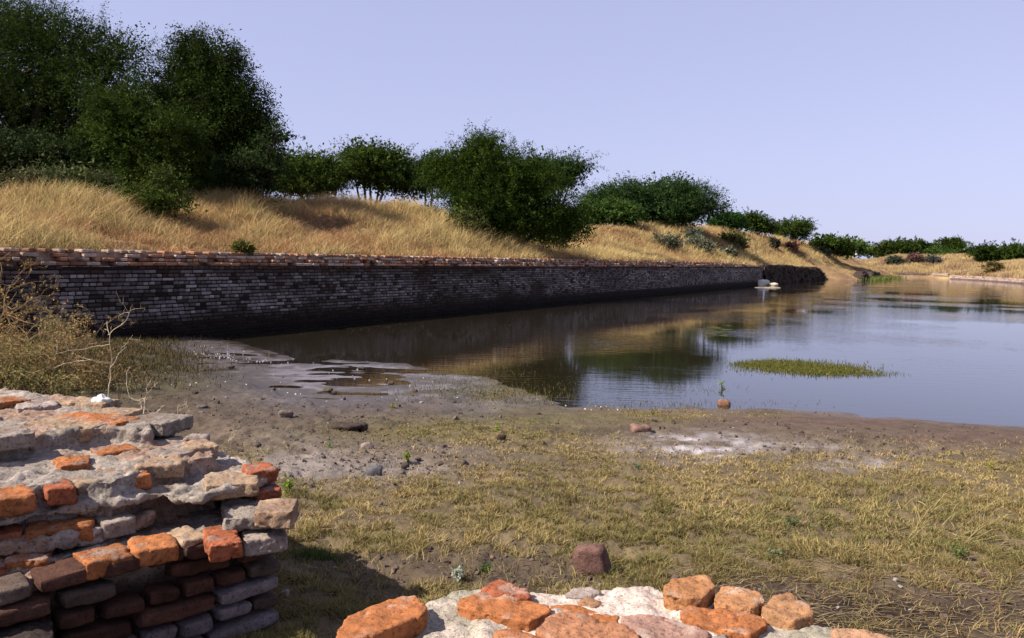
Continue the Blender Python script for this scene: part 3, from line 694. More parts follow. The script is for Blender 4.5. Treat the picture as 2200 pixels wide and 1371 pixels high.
# ------------------------------------------------------------------ loose stones, bricks, clods
def rock(name, x, y, wpx, hpx, colr, label, cat, group=None, box=False, seed=0, zoff=0., z0=None, tilt=0, material='stone'):
    """stone whose foot stands at photo point (x,y); sizes in photo pixels"""
    p = P(x, y, .05); 
    zb = float(gh(np.array([p[0]]), np.array([p[1]]))[0]) if z0 is None else z0
    p = P(x, y, zb); dist = math.hypot(p[0], p[1]); w = wpx / FPX * dist; h = hpx / FPX * dist
    r = np.random.default_rng(seed + int(x * 7 + y)); n = 14 if w * FPX / dist > 20 else 8
    d = w * .6
    th = np.linspace(0, math.pi, n); ph = np.linspace(0, 2 * math.pi, 2 * n, endpoint=False); T, Fh = np.meshgrid(th, ph, indexing='ij')
    e = .52 if box else .75
    f = lambda v: np.sign(v) * np.abs(v) ** e
    V = np.stack([f(np.sin(T)) * f(np.cos(Fh)) * w / 2, f(np.sin(T)) * f(np.sin(Fh)) * d / 2, f(np.cos(T)) * h * .62], -1)
    V += V / (np.linalg.norm(V, axis=-1, keepdims=True) + 1e-6) * (fbm(V / w * 3.5 + seed + x, 4, 5) * w * .22)[..., None]
    a = r.uniform(-.5, .5); ca, sa = math.cos(a), math.sin(a); V = V @ np.array([[ca, sa, 0], [-sa, ca, 0], [0, 0, 1]])
    if tilt: ct, st_ = math.cos(tilt), math.sin(tilt); V = V @ np.array([[ct, 0, st_], [0, 1, 0], [-st_, 0, ct]])
    V[..., 2] += h * .30 + zoff
    m = 2 * n; i = np.arange(n - 1)[:, None] * m + np.arange(m)[None]; j = np.arange(n - 1)[:, None] * m + (np.arange(m)[None] + 1) % m
    q = np.stack([i, i + m, j + m, j], -1).reshape(-1, 4)
    c = np.zeros(V.shape) + np.array(colr); c *= (1 + .6 * fbm(V / w * 4 + x, 3, 8))[..., None]
    o = build(name, V.reshape(-1, 3), [q], np.clip(c, .01, 1).reshape(-1, 3), M[material], None, not box or True)
    o.location = (p[0], p[1], zb + d * 0); o.location.y += d * .3
    return tag(o, label, cat, group)
rock('fallen_brick', 1271, 1236, 76, 58, (.16, .085, .07), 'large squarish brown brick lying on the grass behind the bottom centre wall top', 'brick', box=True, seed=3, tilt=.30, zoff=.025, material='fired_brick')
rock('fallen_brick', 1556, 872, 25, 12, (.26, .13, .08), 'small reddish brick standing in the shallow water near the shore', 'brick', box=True, seed=4, z0=-.01, material='fired_brick')
rock('fallen_brick', 1377, 928, 44, 15, (.26, .15, .12), 'flat brown brick on the mud below the brick in the water', 'brick', box=True, seed=5, material='fired_brick')
rock('stone', 787, 967, 26, 18, (.30, .22, .2), 'small pale pinkish stone on grey soil left of the bright green sprout', 'stone', seed=6)
rock('stone', 803, 1024, 36, 22, (.13, .12, .13), 'dark angular stone on pale soil at the edge of the dry grass', 'stone', seed=7, box=True)
rock('stone', 612, 896, 30, 14, (.16, .12, .10), 'flat brown stone at the inner edge of the mud, right of the ruined pier', 'stone', seed=8, box=True)
rock('white_stone', 214, 868, 38, 15, (.78, .74, .70), 'smooth white stone resting on top of the ruined pier', 'stone', seed=9, z0=zA)
rock('white_stone', 1640, 612, 30, 11, (.72, .66, .56), 'pale boulder at the waterline where the long wall ends', 'stone', seed=10, z0=0.05)
rock('white_stone', 1662, 614, 22, 6, (.6, .52, .40), 'low buff slab beside the pale boulder at the foot of the ruined wall', 'stone', seed=11, z0=0.0)
rock('mud_lump', 1655, 622, 62, 5, (.32, .25, .17), 'flat wedge of tan silt sticking out of the water under the pale boulder', 'mud', seed=12, z0=-.12)
rock('stone', 890, 847, 16, 13, (.09, .06, .05), 'dark stone in the shallow water right of the smaller submerged one', 'stone', seed=13, z0=0)
rock('stone', 840, 826, 14, 7, (.10, .075, .06), 'small flat stone on the wet flat among thin reeds', 'stone', seed=14, z0=0.01)
rock('stone', 703, 840, 22, 7, (.10, .075, .055), 'long low stone in the middle of the shining mud', 'stone', seed=15, z0=0.01)
rock('stone', 718, 846, 10, 6, (.08, .05, .04), 'tiny dark stone touching the long low one on the shining mud', 'stone', seed=16, z0=0.01)
rock('stone', 776, 792, 19, 4, (.08, .06, .05), 'thin dark slab on the pale mud close to the wall reflection', 'stone', seed=17, z0=0.01)
rock('stone', 494, 790, 20, 5, (.07, .05, .04), 'thin dark slab on the mud nearest the foot of the long wall', 'stone', seed=18, z0=.03)
rock('stone', 436, 799, 15, 6, (.08, .06, .05), 'small dark block left of the thin slab near the long wall', 'stone', seed=19, z0=.03)
rock('stone', 586, 838, 12, 5, (.08, .06, .05), 'lone little dark stone on bare mud left of the long low stone', 'stone', seed=20, z0=.02)
rock('stone', 432, 882, 24, 12, (.15, .12, .11), 'rough grey stone on dark mud just behind the ruined pier', 'stone', seed=21)
rock('stone', 432, 893, 16, 10, (.14, .12, .11), 'smaller grey stone leaning under the rough one behind the pier', 'stone', seed=22)
rock('mud_clod', 745, 922, 60, 12, (.06, .04, .032), 'long dark heap of clods on the brown soil', 'clod', seed=23)
rock('mud_clod', 778, 922, 26, 13, (.055, .038, .03), 'round dark clod at the right end of the long heap', 'clod', seed=24)
rock('mud_clod', 1077, 945, 20, 12, (.06, .04, .03), 'dark clod beside the bright green sprout on the olive grass', 'clod', seed=25)
rock('mud_clod', 870, 1004, 18, 9, (.08, .06, .05), 'dark clod at the foot of the green sprout on grey soil', 'clod', seed=26)
rock('mud_clod', 645, 1050, 12, 12, (.10, .07, .06), 'small round clod right of the tall sprout by the pier', 'clod', seed=27)
cl = [(540, 877), (562, 860), (657, 875), (795, 872), (785, 868), (805, 868), (980, 868), (1160, 890), (607, 930), (520, 918), (555, 960), (640, 948), (700, 905), (890, 893), (470, 865), (525, 870), (620, 860), (740, 858), (1010, 880), (860, 872), (930, 905), (655, 970), (700, 985), (745, 990), (900, 985), (960, 1000), (735, 1005), (690, 1015), (850, 1040), (1400, 905), (1450, 912), (1700, 925), (1820, 945), (2010, 945), (1600, 915), (1900, 960), (1120, 965), (1000, 955)]
for i, (x, y) in enumerate(cl):
    rock('small_clod', x + random.uniform(-6, 6), y + random.uniform(-3, 3), random.uniform(6, 14), random.uniform(3, 7), (.085, .06, .05), 'thumb-sized dark clod scattered on the mud shore', 'clod', 'small clods scattered on the mud shore', seed=40 + i)

# pale flecks: shells on wet mud and shallow water edge
def flecks():
    n = 194; px = np.concatenate([rng.normal(440, 90, 120), rng.uniform(320, 1000, 60), rng.uniform(1180, 1420, 14)])
    py = np.concatenate([742 + (px[:120] - 320) * .13 + rng.normal(0, 5, 120), rng.uniform(745, 870, 60), rng.uniform(862, 882, 14)])
    V = []; 
    for i in range(n):
        p = P(px[i], py[i], .03); V.append(p)
    V = np.array(V); V = V[sdist(V[:, 0], V[:, 1], pond) > -.05]; V[:, 2] = np.maximum(gh(V[:, 0], V[:, 1]), 0) + .006
    m = len(V); rot = np.zeros((m, 3, 3)); th = rng.uniform(0, 6.28, m); rot[:, 0, 0] = np.cos(th); rot[:, 1, 0] = np.sin(th); rot[:, 0, 1] = -np.sin(th); rot[:, 1, 1] = np.cos(th); rot[:, 2, 2] = 1
    half = np.stack([rng.uniform(.003, .013, m), rng.uniform(.003, .007, m), rng.uniform(.003, .006, m)], -1)
    v, q, t = bricks_mesh(V, half, rot, np.full(m, .002), .001)
    tag(build('shells', v, [q, t], (.75, .72, .74), M['stone']), 'tiny white shells and foam flecks strewn over the wet mud', 'shells', kind='stuff')
flecks()

def crumbs():
    n = 26000; px = rng.uniform(-100, 2300, n); py = 745 + 620 * rng.uniform(0, 1, n) ** 1.1
    V = np.array([P(a, b, .1) for a, b in zip(px, py)]); V[:, 2] = gh(V[:, 0], V[:, 1]); d = sdist(V[:, 0], V[:, 1], pond)
    f = spots(px, py, [(820, 990, 330, 70, 1.), (1750, 950, 420, 45, .9), (700, 890, 300, 25, .7), (1050, 1240, 330, 40, .8), (1800, 1320, 500, 60, .7), (420, 860, 150, 60, .4)]) + .06
    kp = (d > .05) & (V[:, 2] > .01) & (rng.random(n) < f * (.8 + 1.5 * fbm2(V[:, 0], V[:, 1], 2.5, 3, 93))); V = V[kp]; m = len(V); dist = np.linalg.norm(V[:, :2], axis=1)
    rot = np.linalg.qr(rng.normal(0, 1, (m, 3, 3)))[0]; sz = rng.gamma(2.2, .0019, m) * (.6 + dist * .09)
    half = sz[:, None] * rng.uniform(.5, 1.4, (m, 3)); v, q, t = bricks_mesh(V + [0, 0, .002], half, rot, sz * .3, 0); v = v + rng.normal(0, .0012, v.shape)
    c = np.array([.115, .078, .06]) * rng.uniform(.5, 1.5, m)[:, None]; pl = rng.random(m) < .03; c[pl] = [.30, .27, .24]; rd = rng.random(m) < .02; c[rd] = [.22, .12, .08]
    tag(build('soil_crumbs', v, [q, t], np.repeat(c, 24, 0), M['stone']), 'countless crumbs of dried mud and grit over the near shore', 'crumbs', kind='stuff')
crumbs()

# ------------------------------------------------------------------ trees
def spray_leaves(cen, dirs, length, leaf, k, droop, base_col, cvar, seed, narrow=.42, flat=.5, spread=.10):
    """cen (n,3) spray roots, dirs (n,3) unit; returns arrays"""
    r = np.random.default_rng(seed); n = len(cen)
    t = r.uniform(.05, 1, (n, k)); side = r.choice([-1., 1.], (n, k))
    L = length[:, None]
    pos = cen[:, None] + dirs[:, None] * (t * L)[..., None]; pos[..., 2] -= droop * (t ** 2) * L
    pos += r.normal(0, spread, (n, k, 3)) * L[..., None]
    ax = dirs[:, None] * .5 + r.normal(0, .65, (n, k, 3)); ax[..., 2] -= droop * .5; ax /= np.linalg.norm(ax, axis=-1, keepdims=True)
    nr = r.normal(0, .6, (n, k, 3)); nr[..., 2] += flat; w = np.cross(ax, nr); w /= np.linalg.norm(w, axis=-1, keepdims=True) + 1e-9
    ls = leaf * r.uniform(.6, 1.4, (n, k, 1)); a = pos; b = pos + ax * ls; mdl = pos + ax * ls * .45
    V = np.stack([a, mdl + w * ls * narrow * .5, b, mdl - w * ls * narrow * .5], 2).reshape(-1, 3)
    q = np.arange(n * k * 4).reshape(-1, 4)
    tone = r.normal(0, 1, (n, 1)) * .22 + r.normal(0, 1, (n, k)) * .16
    c = np.array(base_col)[None, None] * np.clip(1 + cvar * tone[..., None] * np.array([1.3, 1., .8]), .35, 2.2)
    return V, q, np.repeat(c.reshape(-1, 1, 3), 4, 1).reshape(-1, 3)
def make_tree(name, base, lobes, n, label, cat='tree', group=None, leaf=.10, k=22, L=.7, droop=.3, colr=(.045, .085, .018), trunk_r=.14, dens=.0, seed=1, up=.25, shell=.5, stems=3, cvar=1., narrow=.42, gap=-.12, gs=1.1, flat=.5, barkc=(.12, .09, .07), bottom=None, whips=9):
    """lobes: list of (centre xyz, radii xyz)"""
    r = np.random.default_rng(seed); root = empty(name, base, label, cat, group); base = np.array(root.location)
    cs = np.array([l[0] for l in lobes], float); rs = np.array([l[1] for l in lobes], float); vol = np.prod(rs, 1) ** (2 / 3); pr = vol / vol.sum()
    idx = r.choice(len(lobes), n * 2, p=pr); d = r.normal(0, 1, (n * 2, 3)); d /= np.linalg.norm(d, axis=1)[:, None]
    rad = r.uniform(0, 1, n * 2) ** shell
    rad = rad * (1 + .55 * fbm(d * 2.6 + idx[:, None] * 3.1, 3, seed))
    c = cs[idx] + d * rs[idx] * rad[:, None]
    gs = max(gs, 1.6 / rs.mean())
    keep = (fbm(c * gs, 3, seed + 1) > gap) & (c[:, 2] > base[2] - .3)
    c = c[keep][:n]; d = d[keep][:n]; nn = len(c)
    dr = d * .8 + r.normal(0, .5, (nn, 3)); dr[:, 2] += up * (.3 if flat > 1 else 1); dr[:, 2] *= (.4 if flat > 1 else 1); dr /= np.linalg.norm(dr, axis=1)[:, None]
    tone = 1 + .8 * fbm(c * .8, 3, seed + 2)
    V, q, C = spray_leaves(c, dr, L * r.uniform(.5, 1.4, nn), leaf, k, droop, colr, cvar, seed, narrow, flat, .06 if narrow < .4 else .10)
    C = C * np.repeat(np.clip(tone, .45, 1.7), k * 4)[:, None]
    m = n // (7 if flat > 1 else 3); i2 = r.choice(len(lobes), m, p=pr); d2 = r.normal(0, 1, (m, 3)); d2 /= np.linalg.norm(d2, axis=1)[:, None]
    c2 = cs[i2] + d2 * rs[i2] * (r.uniform(0, .60, m) ** .7)[:, None]
    V2, q2, C2 = spray_leaves(c2, d2, L * r.uniform(.6, 1.2, m), leaf * 1.5, 22, droop, colr, cvar, seed + 5, .6, flat, .25)
    if True:            # long arching feathery shoots that break the outline
        w = (26 if flat > 1 else whips) * len(lobes); i3 = r.choice(len(lobes), w, p=pr); d3 = r.normal(0, 1, (w, 3)); d3[:, 2] = np.abs(d3[:, 2]) * .8; d3 /= np.linalg.norm(d3, axis=1)[:, None]
        c3 = cs[i3] + d3 * rs[i3] * .85; d4 = d3 * np.array([1, 1, .5 if flat > 1 else .9]) + [.3, 0, .12]; d4 /= np.linalg.norm(d4, axis=1)[:, None]
        V3, q3, C3 = spray_leaves(c3, d4, L * r.uniform(1., 2.2, w), leaf, 34, max(.25, droop), colr, cvar, seed + 7, narrow, flat, .025 if flat > 1 else .05)
        V2 = np.concatenate([V2, V3]); q2 = np.concatenate([q2, q3 + len(C2)]); C2 = np.concatenate([C2, C3])
    V = np.concatenate([V, V2]); q = np.concatenate([q, q2 + len(C)]); C = np.concatenate([C, C2])
    build('crown', V - base, [q], np.clip(C, .004, 1), M['leaf'], root)
    T = Tubes()
    top = base + np.array([0, 0, .35])
    for j in range(len(lobes)):
        s0 = base + np.append(r.normal(0, trunk_r * (1.2 if stems > 1 else .2), 2), -.15); e = cs[j]; m = s0 * .5 + e * .5; m[2] = s0[2] * .45 + e[2] * .55; m[:2] = s0[:2] * .65 + e[:2] * .35
        tt = np.linspace(0, 1, 8)[:, None]; pts = (1 - tt) ** 2 * s0 + 2 * tt * (1 - tt) * m + tt ** 2 * e; pts[1:-1] += r.normal(0, .03, (6, 3)) * np.linalg.norm(e - s0) * .25
        T.add(pts, np.linspace(trunk_r, trunk_r * .3, 8), 6, barkc)
    ns = min(nn, 90 if len(lobes) > 2 else 50)
    for i in r.choice(nn, ns, replace=False):
        j = np.argmin(((cs - c[i]) ** 2).sum(1)); s0 = cs[j] + r.normal(0, .15, 3) * rs[j]; pts = np.linspace(s0, c[i] + dr[i] * L * .4, 5); pts[1:4] += r.normal(0, .04, (3, 3)) * np.linalg.norm(c[i] - s0)
        T.add(pts, np.linspace(trunk_r * .28, .008, 5), 4, barkc)
    T.build('trunk', M['bark'], root, base)
    return root
def LB(L, D, dz=1.0):
    """lobes from photo-measured centres (x, y, rx, ry) at distance D (+offset)"""
    out = []
    for l in L:
        x, y, rx, ry = l[:4]; dd = D + (l[4] if len(l) > 4 else 0); c = PD(x, y, dd); out.append((c, (rx / FPX * dd, rx / FPX * dd * dz, ry / FPX * dd)))
    return out
def on_bank(x, D):
    """ground point on the embankment at column x, distance D"""
    p = PD(x, 500, D); v = p[:2] - W0; s = v @ WD; t = -(v @ WN); z = float(hb(np.array(s), np.array(t))); return np.array([p[0], p[1], z])
DK = (.036, .062, .009); MD = (.052, .084, .013); BR = (.075, .125, .022)
make_tree('acacia_tree', on_bank(60, 29), LB([(-60, 170, 190, 140), (100, 130, 150, 105), (20, 60, 110, 50), (180, 110, 95, 60), (60, 250, 230, 100, 1), (230, 200, 110, 80, -1), (260, 110, 60, 40), (-250, 200, 150, 150), (120, 310, 180, 60, 1), (-30, 330, 150, 60)], 29), 6800,
          'tallest feathery dark acacia at the left edge above the dry slope', leaf=.072, k=42, L=.75, droop=.12, colr=DK, trunk_r=.22, seed=11, up=.35, gap=-.05, shell=.45, narrow=.3, whips=34)
make_tree('leafy_tree', on_bank(455, 30), LB([(440, 150, 70, 75), (420, 100, 38, 30), (478, 130, 36, 45), (460, 230, 95, 100), (530, 260, 45, 90), (390, 220, 70, 90, 1), (500, 330, 75, 60), (400, 330, 100, 60), (558, 300, 22, 60), (460, 385, 100, 26)], 30), 4400,
          'tall dark tree with hanging foliage right of the feathery acacia', leaf=.075, k=42, L=.8, droop=.85, colr=(.030, .050, .007), trunk_r=.2, seed=12, up=.0, gap=-.14, shell=.5, whips=24)
make_tree('bush', on_bank(330, 26), LB([(260, 240, 75, 45), (300, 300, 100, 60), (370, 280, 65, 50), (220, 320, 60, 50), (330, 350, 110, 40), (290, 388, 130, 20), (150, 380, 80, 18)], 26), 2300,
          'brighter green bushy crown in front of the two tall dark trees', 'bush', leaf=.07, k=38, L=.5, droop=.3, colr=(.046, .075, .010), trunk_r=.08, seed=13, gap=-.2)
make_tree('bush', on_bank(90, 25.5), LB([(20, 330, 90, 45), (110, 345, 100, 40), (-60, 330, 90, 50), (190, 360, 60, 30)], 25.5), 1400,
          'dark scrub at the foot of the tallest acacia on the left', 'bush', leaf=.10, k=20, L=.5, droop=.2, colr=(.035, .055, .016), trunk_r=.06, seed=14, gap=-.15)
make_tree('bush', on_bank(560, 27.5), LB([(575, 320, 18, 25), (590, 295, 10, 20), (560, 365, 45, 30), (520, 370, 60, 28)], 27.5), 260,
          'wispy bush with a thin upright spray at the right foot of the hanging tree', 'bush', leaf=.10, k=18, L=.5, droop=.3, colr=(.035, .058, .016), trunk_r=.04, seed=15, gap=-.1)
make_tree('shrub', on_bank(325, 22.3), LB([(340, 395, 35, 22), (300, 425, 60, 20), (345, 435, 40, 28), (385, 435, 25, 16), (325, 455, 30, 16), (360, 375, 22, 14)], 22.3), 330,
          'straggly green shrub standing alone in the dry grass of the left slope', 'shrub', leaf=.060, k=24, L=.36, droop=.1, colr=(.075, .110, .018), trunk_r=.03, seed=16, gap=.0, whips=5)
make_tree('acacia_tree', on_bank(660, 42), LB([(650, 365, 60, 22), (620, 375, 40, 25), (700, 372, 45, 22), (660, 395, 80, 20)], 42), 2000,
          'low flat topped acacia directly right of the tall hanging tree', leaf=.13, k=20, L=.8, droop=.0, colr=MD, trunk_r=.12, seed=17, up=.4, flat=1.2, narrow=.3)
make_tree('acacia_tree', on_bank(795, 44), LB([(800, 345, 62, 20), (770, 335, 30, 14), (840, 350, 38, 18), (760, 370, 50, 18), (820, 385, 45, 16)], 44), 1600,
          'umbrella shaped acacia with sky showing under it, left of the big round bush', leaf=.13, k=20, L=.8, droop=.0, colr=(.06, .095, .014), trunk_r=.12, seed=18, up=.4, flat=1.2, narrow=.3, gap=-.05)
make_tree('acacia_tree', on_bank(915, 44), LB([(910, 375, 45, 18), (940, 365, 40, 18), (880, 395, 40, 18)], 44), 1000,
          'small acacia half hidden behind the left side of the big round bush', leaf=.13, k=20, L=.8, droop=.0, colr=(.045, .080, .018), trunk_r=.1, seed=19, up=.4, flat=1.2, narrow=.3)
make_tree('round_bush', on_bank(1075, 34.5), LB([(1040, 350, 75, 48), (1035, 315, 35, 25), (970, 370, 60, 45), (1110, 380, 80, 50), (1050, 430, 110, 60), (1150, 420, 80, 55), (1090, 480, 80, 32), (1190, 470, 60, 35), (1020, 460, 50, 40), (970, 345, 25, 18), (1230, 480, 35, 22)], 34.5), 4200,
          'large round dark green bush above the middle of the long wall', 'bush', leaf=.072, k=42, L=.6, droop=.35, colr=(.042, .074, .008), trunk_r=.14, seed=20, up=.15, gap=-.14, whips=18)
make_tree('acacia_tree', on_bank(1180, 46), LB([(1170, 365, 60, 20), (1220, 365, 40, 14), (1245, 355, 18, 8), (1150, 380, 60, 25), (1205, 385, 30, 14)], 46), 1100,
          'acacia reaching out to the right from behind the large round bush', leaf=.12, k=20, L=.8, droop=.0, colr=(.04, .075, .018), trunk_r=.1, seed=21, up=.3, flat=1.2, narrow=.3)
make_tree('acacia_tree', on_bank(1400, 70), LB([(1400, 425, 110, 24), (1330, 425, 70, 20), (1480, 418, 60, 20), (1440, 408, 60, 12), (1530, 445, 30, 14), (1290, 440, 50, 24), (1450, 445, 80, 18), (1360, 412, 60, 12), (1400, 455, 130, 22)], 70), 3600,
          'wide dark acacia spreading along the ridge over the second grassy slope', leaf=.17, k=20, L=1.1, droop=.0, colr=(.040, .078, .020), trunk_r=.16, seed=22, up=.35, flat=1.2, narrow=.3)
make_tree('bush', on_bank(1310, 62), LB([(1310, 455, 45, 22), (1270, 460, 30, 26), (1350, 460, 30, 16)], 62), 600, 'leafy green bush under the left half of the wide ridge acacia', 'bush', leaf=.15, k=20, L=.6, colr=(.060, .110, .020), trunk_r=.06, seed=23)
make_tree('bush', on_bank(1435, 72), LB([(1430, 460, 42, 18), (1470, 462, 30, 14), (1400, 462, 30, 16)], 72), 600, 'bright green bush under the middle of the wide ridge acacia', 'bush', leaf=.15, k=20, L=.6, colr=(.065, .120, .022), trunk_r=.06, seed=24)
make_tree('bush', on_bank(1562, 88), LB([(1562, 472, 32, 17), (1545, 480, 28, 14), (1585, 480, 20, 12)], 88), 500, 'compact round bush right of the wide ridge acacia', 'bush', leaf=.17, k=18, L=.6, colr=(.035, .085, .018), trunk_r=.06, seed=25)
make_tree('acacia_tree', on_bank(1625, 98), LB([(1625, 475, 22, 12), (1630, 490, 24, 8), (1612, 466, 14, 5), (1650, 488, 16, 8)], 98), 500, 'small flat acacia between the compact round bush and the wind swept one', leaf=.19, k=16, L=.7, droop=0, colr=MD, trunk_r=.06, seed=26, flat=1.2)
make_tree('acacia_tree', on_bank(1705, 108), LB([(1700, 492, 36, 14), (1720, 485, 22, 8), (1715, 505, 24, 10), (1675, 500, 18, 9)], 108), 700, 'wind swept acacia at the right end of the ridge', leaf=.19, k=18, L=.8, droop=0, colr=MD, trunk_r=.08, seed=27, flat=1.2)
def on_far(x, k): 
    p = fb(x, k); return p
def far_tree(x, y, rx, ry, D, label, seed, name='acacia_tree', colr=MD, extra=(), cat='tree', n=420, base_y=None):
    b = PD(x, (base_y or y + ry * 1.2), D); lob = LB([(x, y, rx, ry)] + list(extra), D)
    make_tree(name, b, lob, n, label, cat, leaf=.34, k=16, L=1.0, droop=0, colr=colr, trunk_r=.12, seed=seed, flat=1.1, up=.3, gap=-.3)
far_tree(1790, 527, 32, 9, 112, 'low acacia peeping over the slope just past the ridge end', 31, extra=[(1765, 527, 18, 7), (1810, 535, 20, 7)])
far_tree(1837, 535, 14, 13, 116, 'light green bush with a pale dead stub beside the low acacia', 32, 'bush', (.10, .16, .03), cat='bush', n=120)
far_tree(1925, 533, 38, 12, 152, 'leftmost flat acacia of the distant group on the far bank', 33, extra=[(1895, 540, 20, 8)])
far_tree(1970, 533, 28, 11, 154, 'second flat acacia of the distant group, joined to the leftmost', 34, colr=DK)
far_tree(2040, 532, 26, 14, 152, 'tallest tree of the distant group on the far bank', 35, extra=[(2050, 522, 18, 6), (2010, 540, 20, 8)])
far_tree(2020, 548, 30, 9, 148, 'light green bush in front of the tallest distant tree', 36, 'bush', (.075, .13, .025), cat='bush')
far_tree(2080, 550, 16, 9, 146, 'small dark bush between the tallest distant tree and the right pair', 37, 'bush', DK, cat='bush', n=120)
far_tree(2125, 548, 26, 14, 130, 'dark round tree, left one of the distant pair at the right edge', 38, colr=DK, extra=[(2110, 540, 12, 7)])
far_tree(2172, 547, 26, 14, 128, 'greener round tree, right one of the distant pair at the right edge', 39, extra=[(2185, 537, 12, 7)])
far_tree(2205, 543, 16, 9, 128, 'tree crown cut by the right edge of the view', 40, n=120)
far_tree(1870, 541, 14, 4, 160, 'lowest thin bush in the gap between the two distant groups', 41, 'bush', DK, cat='bush', n=90)
# pale dead stub
T = Tubes(); b = PD(1840, 548, 115); T.add([b, b + [.05, 0, .9], b + [-.1, 0, 1.9]], [.22, .18, .1], 6, (.55, .52, .42)); o = T.build('tree_stump', M['bark'], None, b); o.location = b; tag(o, 'pale bare trunk stub showing through the light green distant bush', 'stump')

def slope_shrub(x, y, rx, ry, label, colr, seed, n=120, name='shrub'):
    # find where this column/row meets the embankment
    best = None
    for D in np.linspace(14, 130, 500):
        p = PD(x, y + ry, D); v = p[:2] - W0; s = v @ WD; t = -(v @ WN)
        if t > .5 and p[2] <= hb(np.array(s), np.array(t)) + .1: best = (D, p); break
    if best is None:            # sits on the crest itself
        Ds = np.linspace(14, 130, 500); tt = [-( (PD(x, y, D)[:2] - W0) @ WN) for D in Ds]; D = float(Ds[int(np.argmin(np.abs(np.array(tt) - TC)))]); q = PD(x, y, D); v = q[:2] - W0
        best = (D, np.array([q[0], q[1], float(hb(np.array(v @ WD), np.array(-(v @ WN))))]))
    D, p = best
    make_tree(name, p, LB([(x, y, rx, ry), (x + rx * .5, y + ry * .3, rx * .6, ry * .7)], D - .2), n, label, 'shrub', leaf=.0022 * D + .03, k=16, L=min(.25 + .004 * D, rx / FPX * D * .7), droop=.1, colr=colr, trunk_r=.03, seed=seed, whips=1)
GG = (.16, .17, .11)
slope_shrub(1425, 520, 28, 10, 'grey green shrub with bare dark twigs, leftmost on the second slope', (.13, .13, .08), 51)
slope_shrub(1495, 528, 34, 14, 'broad grey green shrub at the middle of the second slope', GG, 52, 170)
slope_shrub(1488, 503, 14, 9, 'small grey shrub above the broad one near the ridge', GG, 53, 70)
slope_shrub(1572, 518, 28, 11, 'olive shrub high on the second slope below the compact bush', (.12, .12, .04), 54, 140)
slope_shrub(1562, 545, 16, 7, 'tiny grey green tuft close above the wall on the second slope', GG, 55, 60)
slope_shrub(1662, 522, 8, 8, 'dark little upright bush on the slope below the wind swept acacia', (.06, .06, .04), 56, 50)
slope_shrub(1700, 530, 10, 7, 'rust coloured dead bush on the right part of the slope', (.22, .11, .08), 57, 50)
slope_shrub(1765, 540, 12, 7, 'grey bush near the lower right end of the slope', GG, 58, 60)
slope_shrub(518, 531, 14, 5, 'round olive tuft growing just behind the top of the long wall', (.16, .15, .04), 59, 60, 'tuft')
slope_shrub(1180, 500, 40, 34, 'thin pale green weeds between the round bush and the wall top', (.13, .14, .05), 60, 200, 'weeds')
slope_shrub(1000, 480, 35, 22, 'olive scrub mixed with grass at the lower left skirt of the round bush', (.09, .11, .03), 61, 170)
slope_shrub(150, 385, 90, 14, 'long low grey green scrub along the crest below the left acacia', (.10, .12, .04), 62, 220)
slope_shrub(60, 395, 50, 12, 'pale scrub at the crest beside the left edge', (.12, .12, .05), 63, 120)
slope_shrub(1900, 566, 1, 1, 'x', GG, 64, 1) if False else None
for (x, y, rx, ry, D, lab, cc) in [(1925, 562, 16, 5, 138, 'dark bush on the bare face of the far bank', (.07, .08, .05)), (1965, 556, 12, 8, 140, 'reddish brown dead bush on the far bank below the flat acacias', (.20, .11, .09)), (2135, 578, 12, 8, 112, 'olive bush low on the far bank under the distant pair', (.17, .13, .05)), (2005, 560, 14, 4, 139, 'grey low bush on the far bank right of the reddish one', (.12, .12, .10))]:
    make_tree('shrub', PD(x, y + ry, D), LB([(x, y, rx, ry)], D - .5), 80, lab, 'shrub', leaf=.3, k=14, L=.6, droop=.1, colr=cc, trunk_r=.05, seed=70 + int(x))

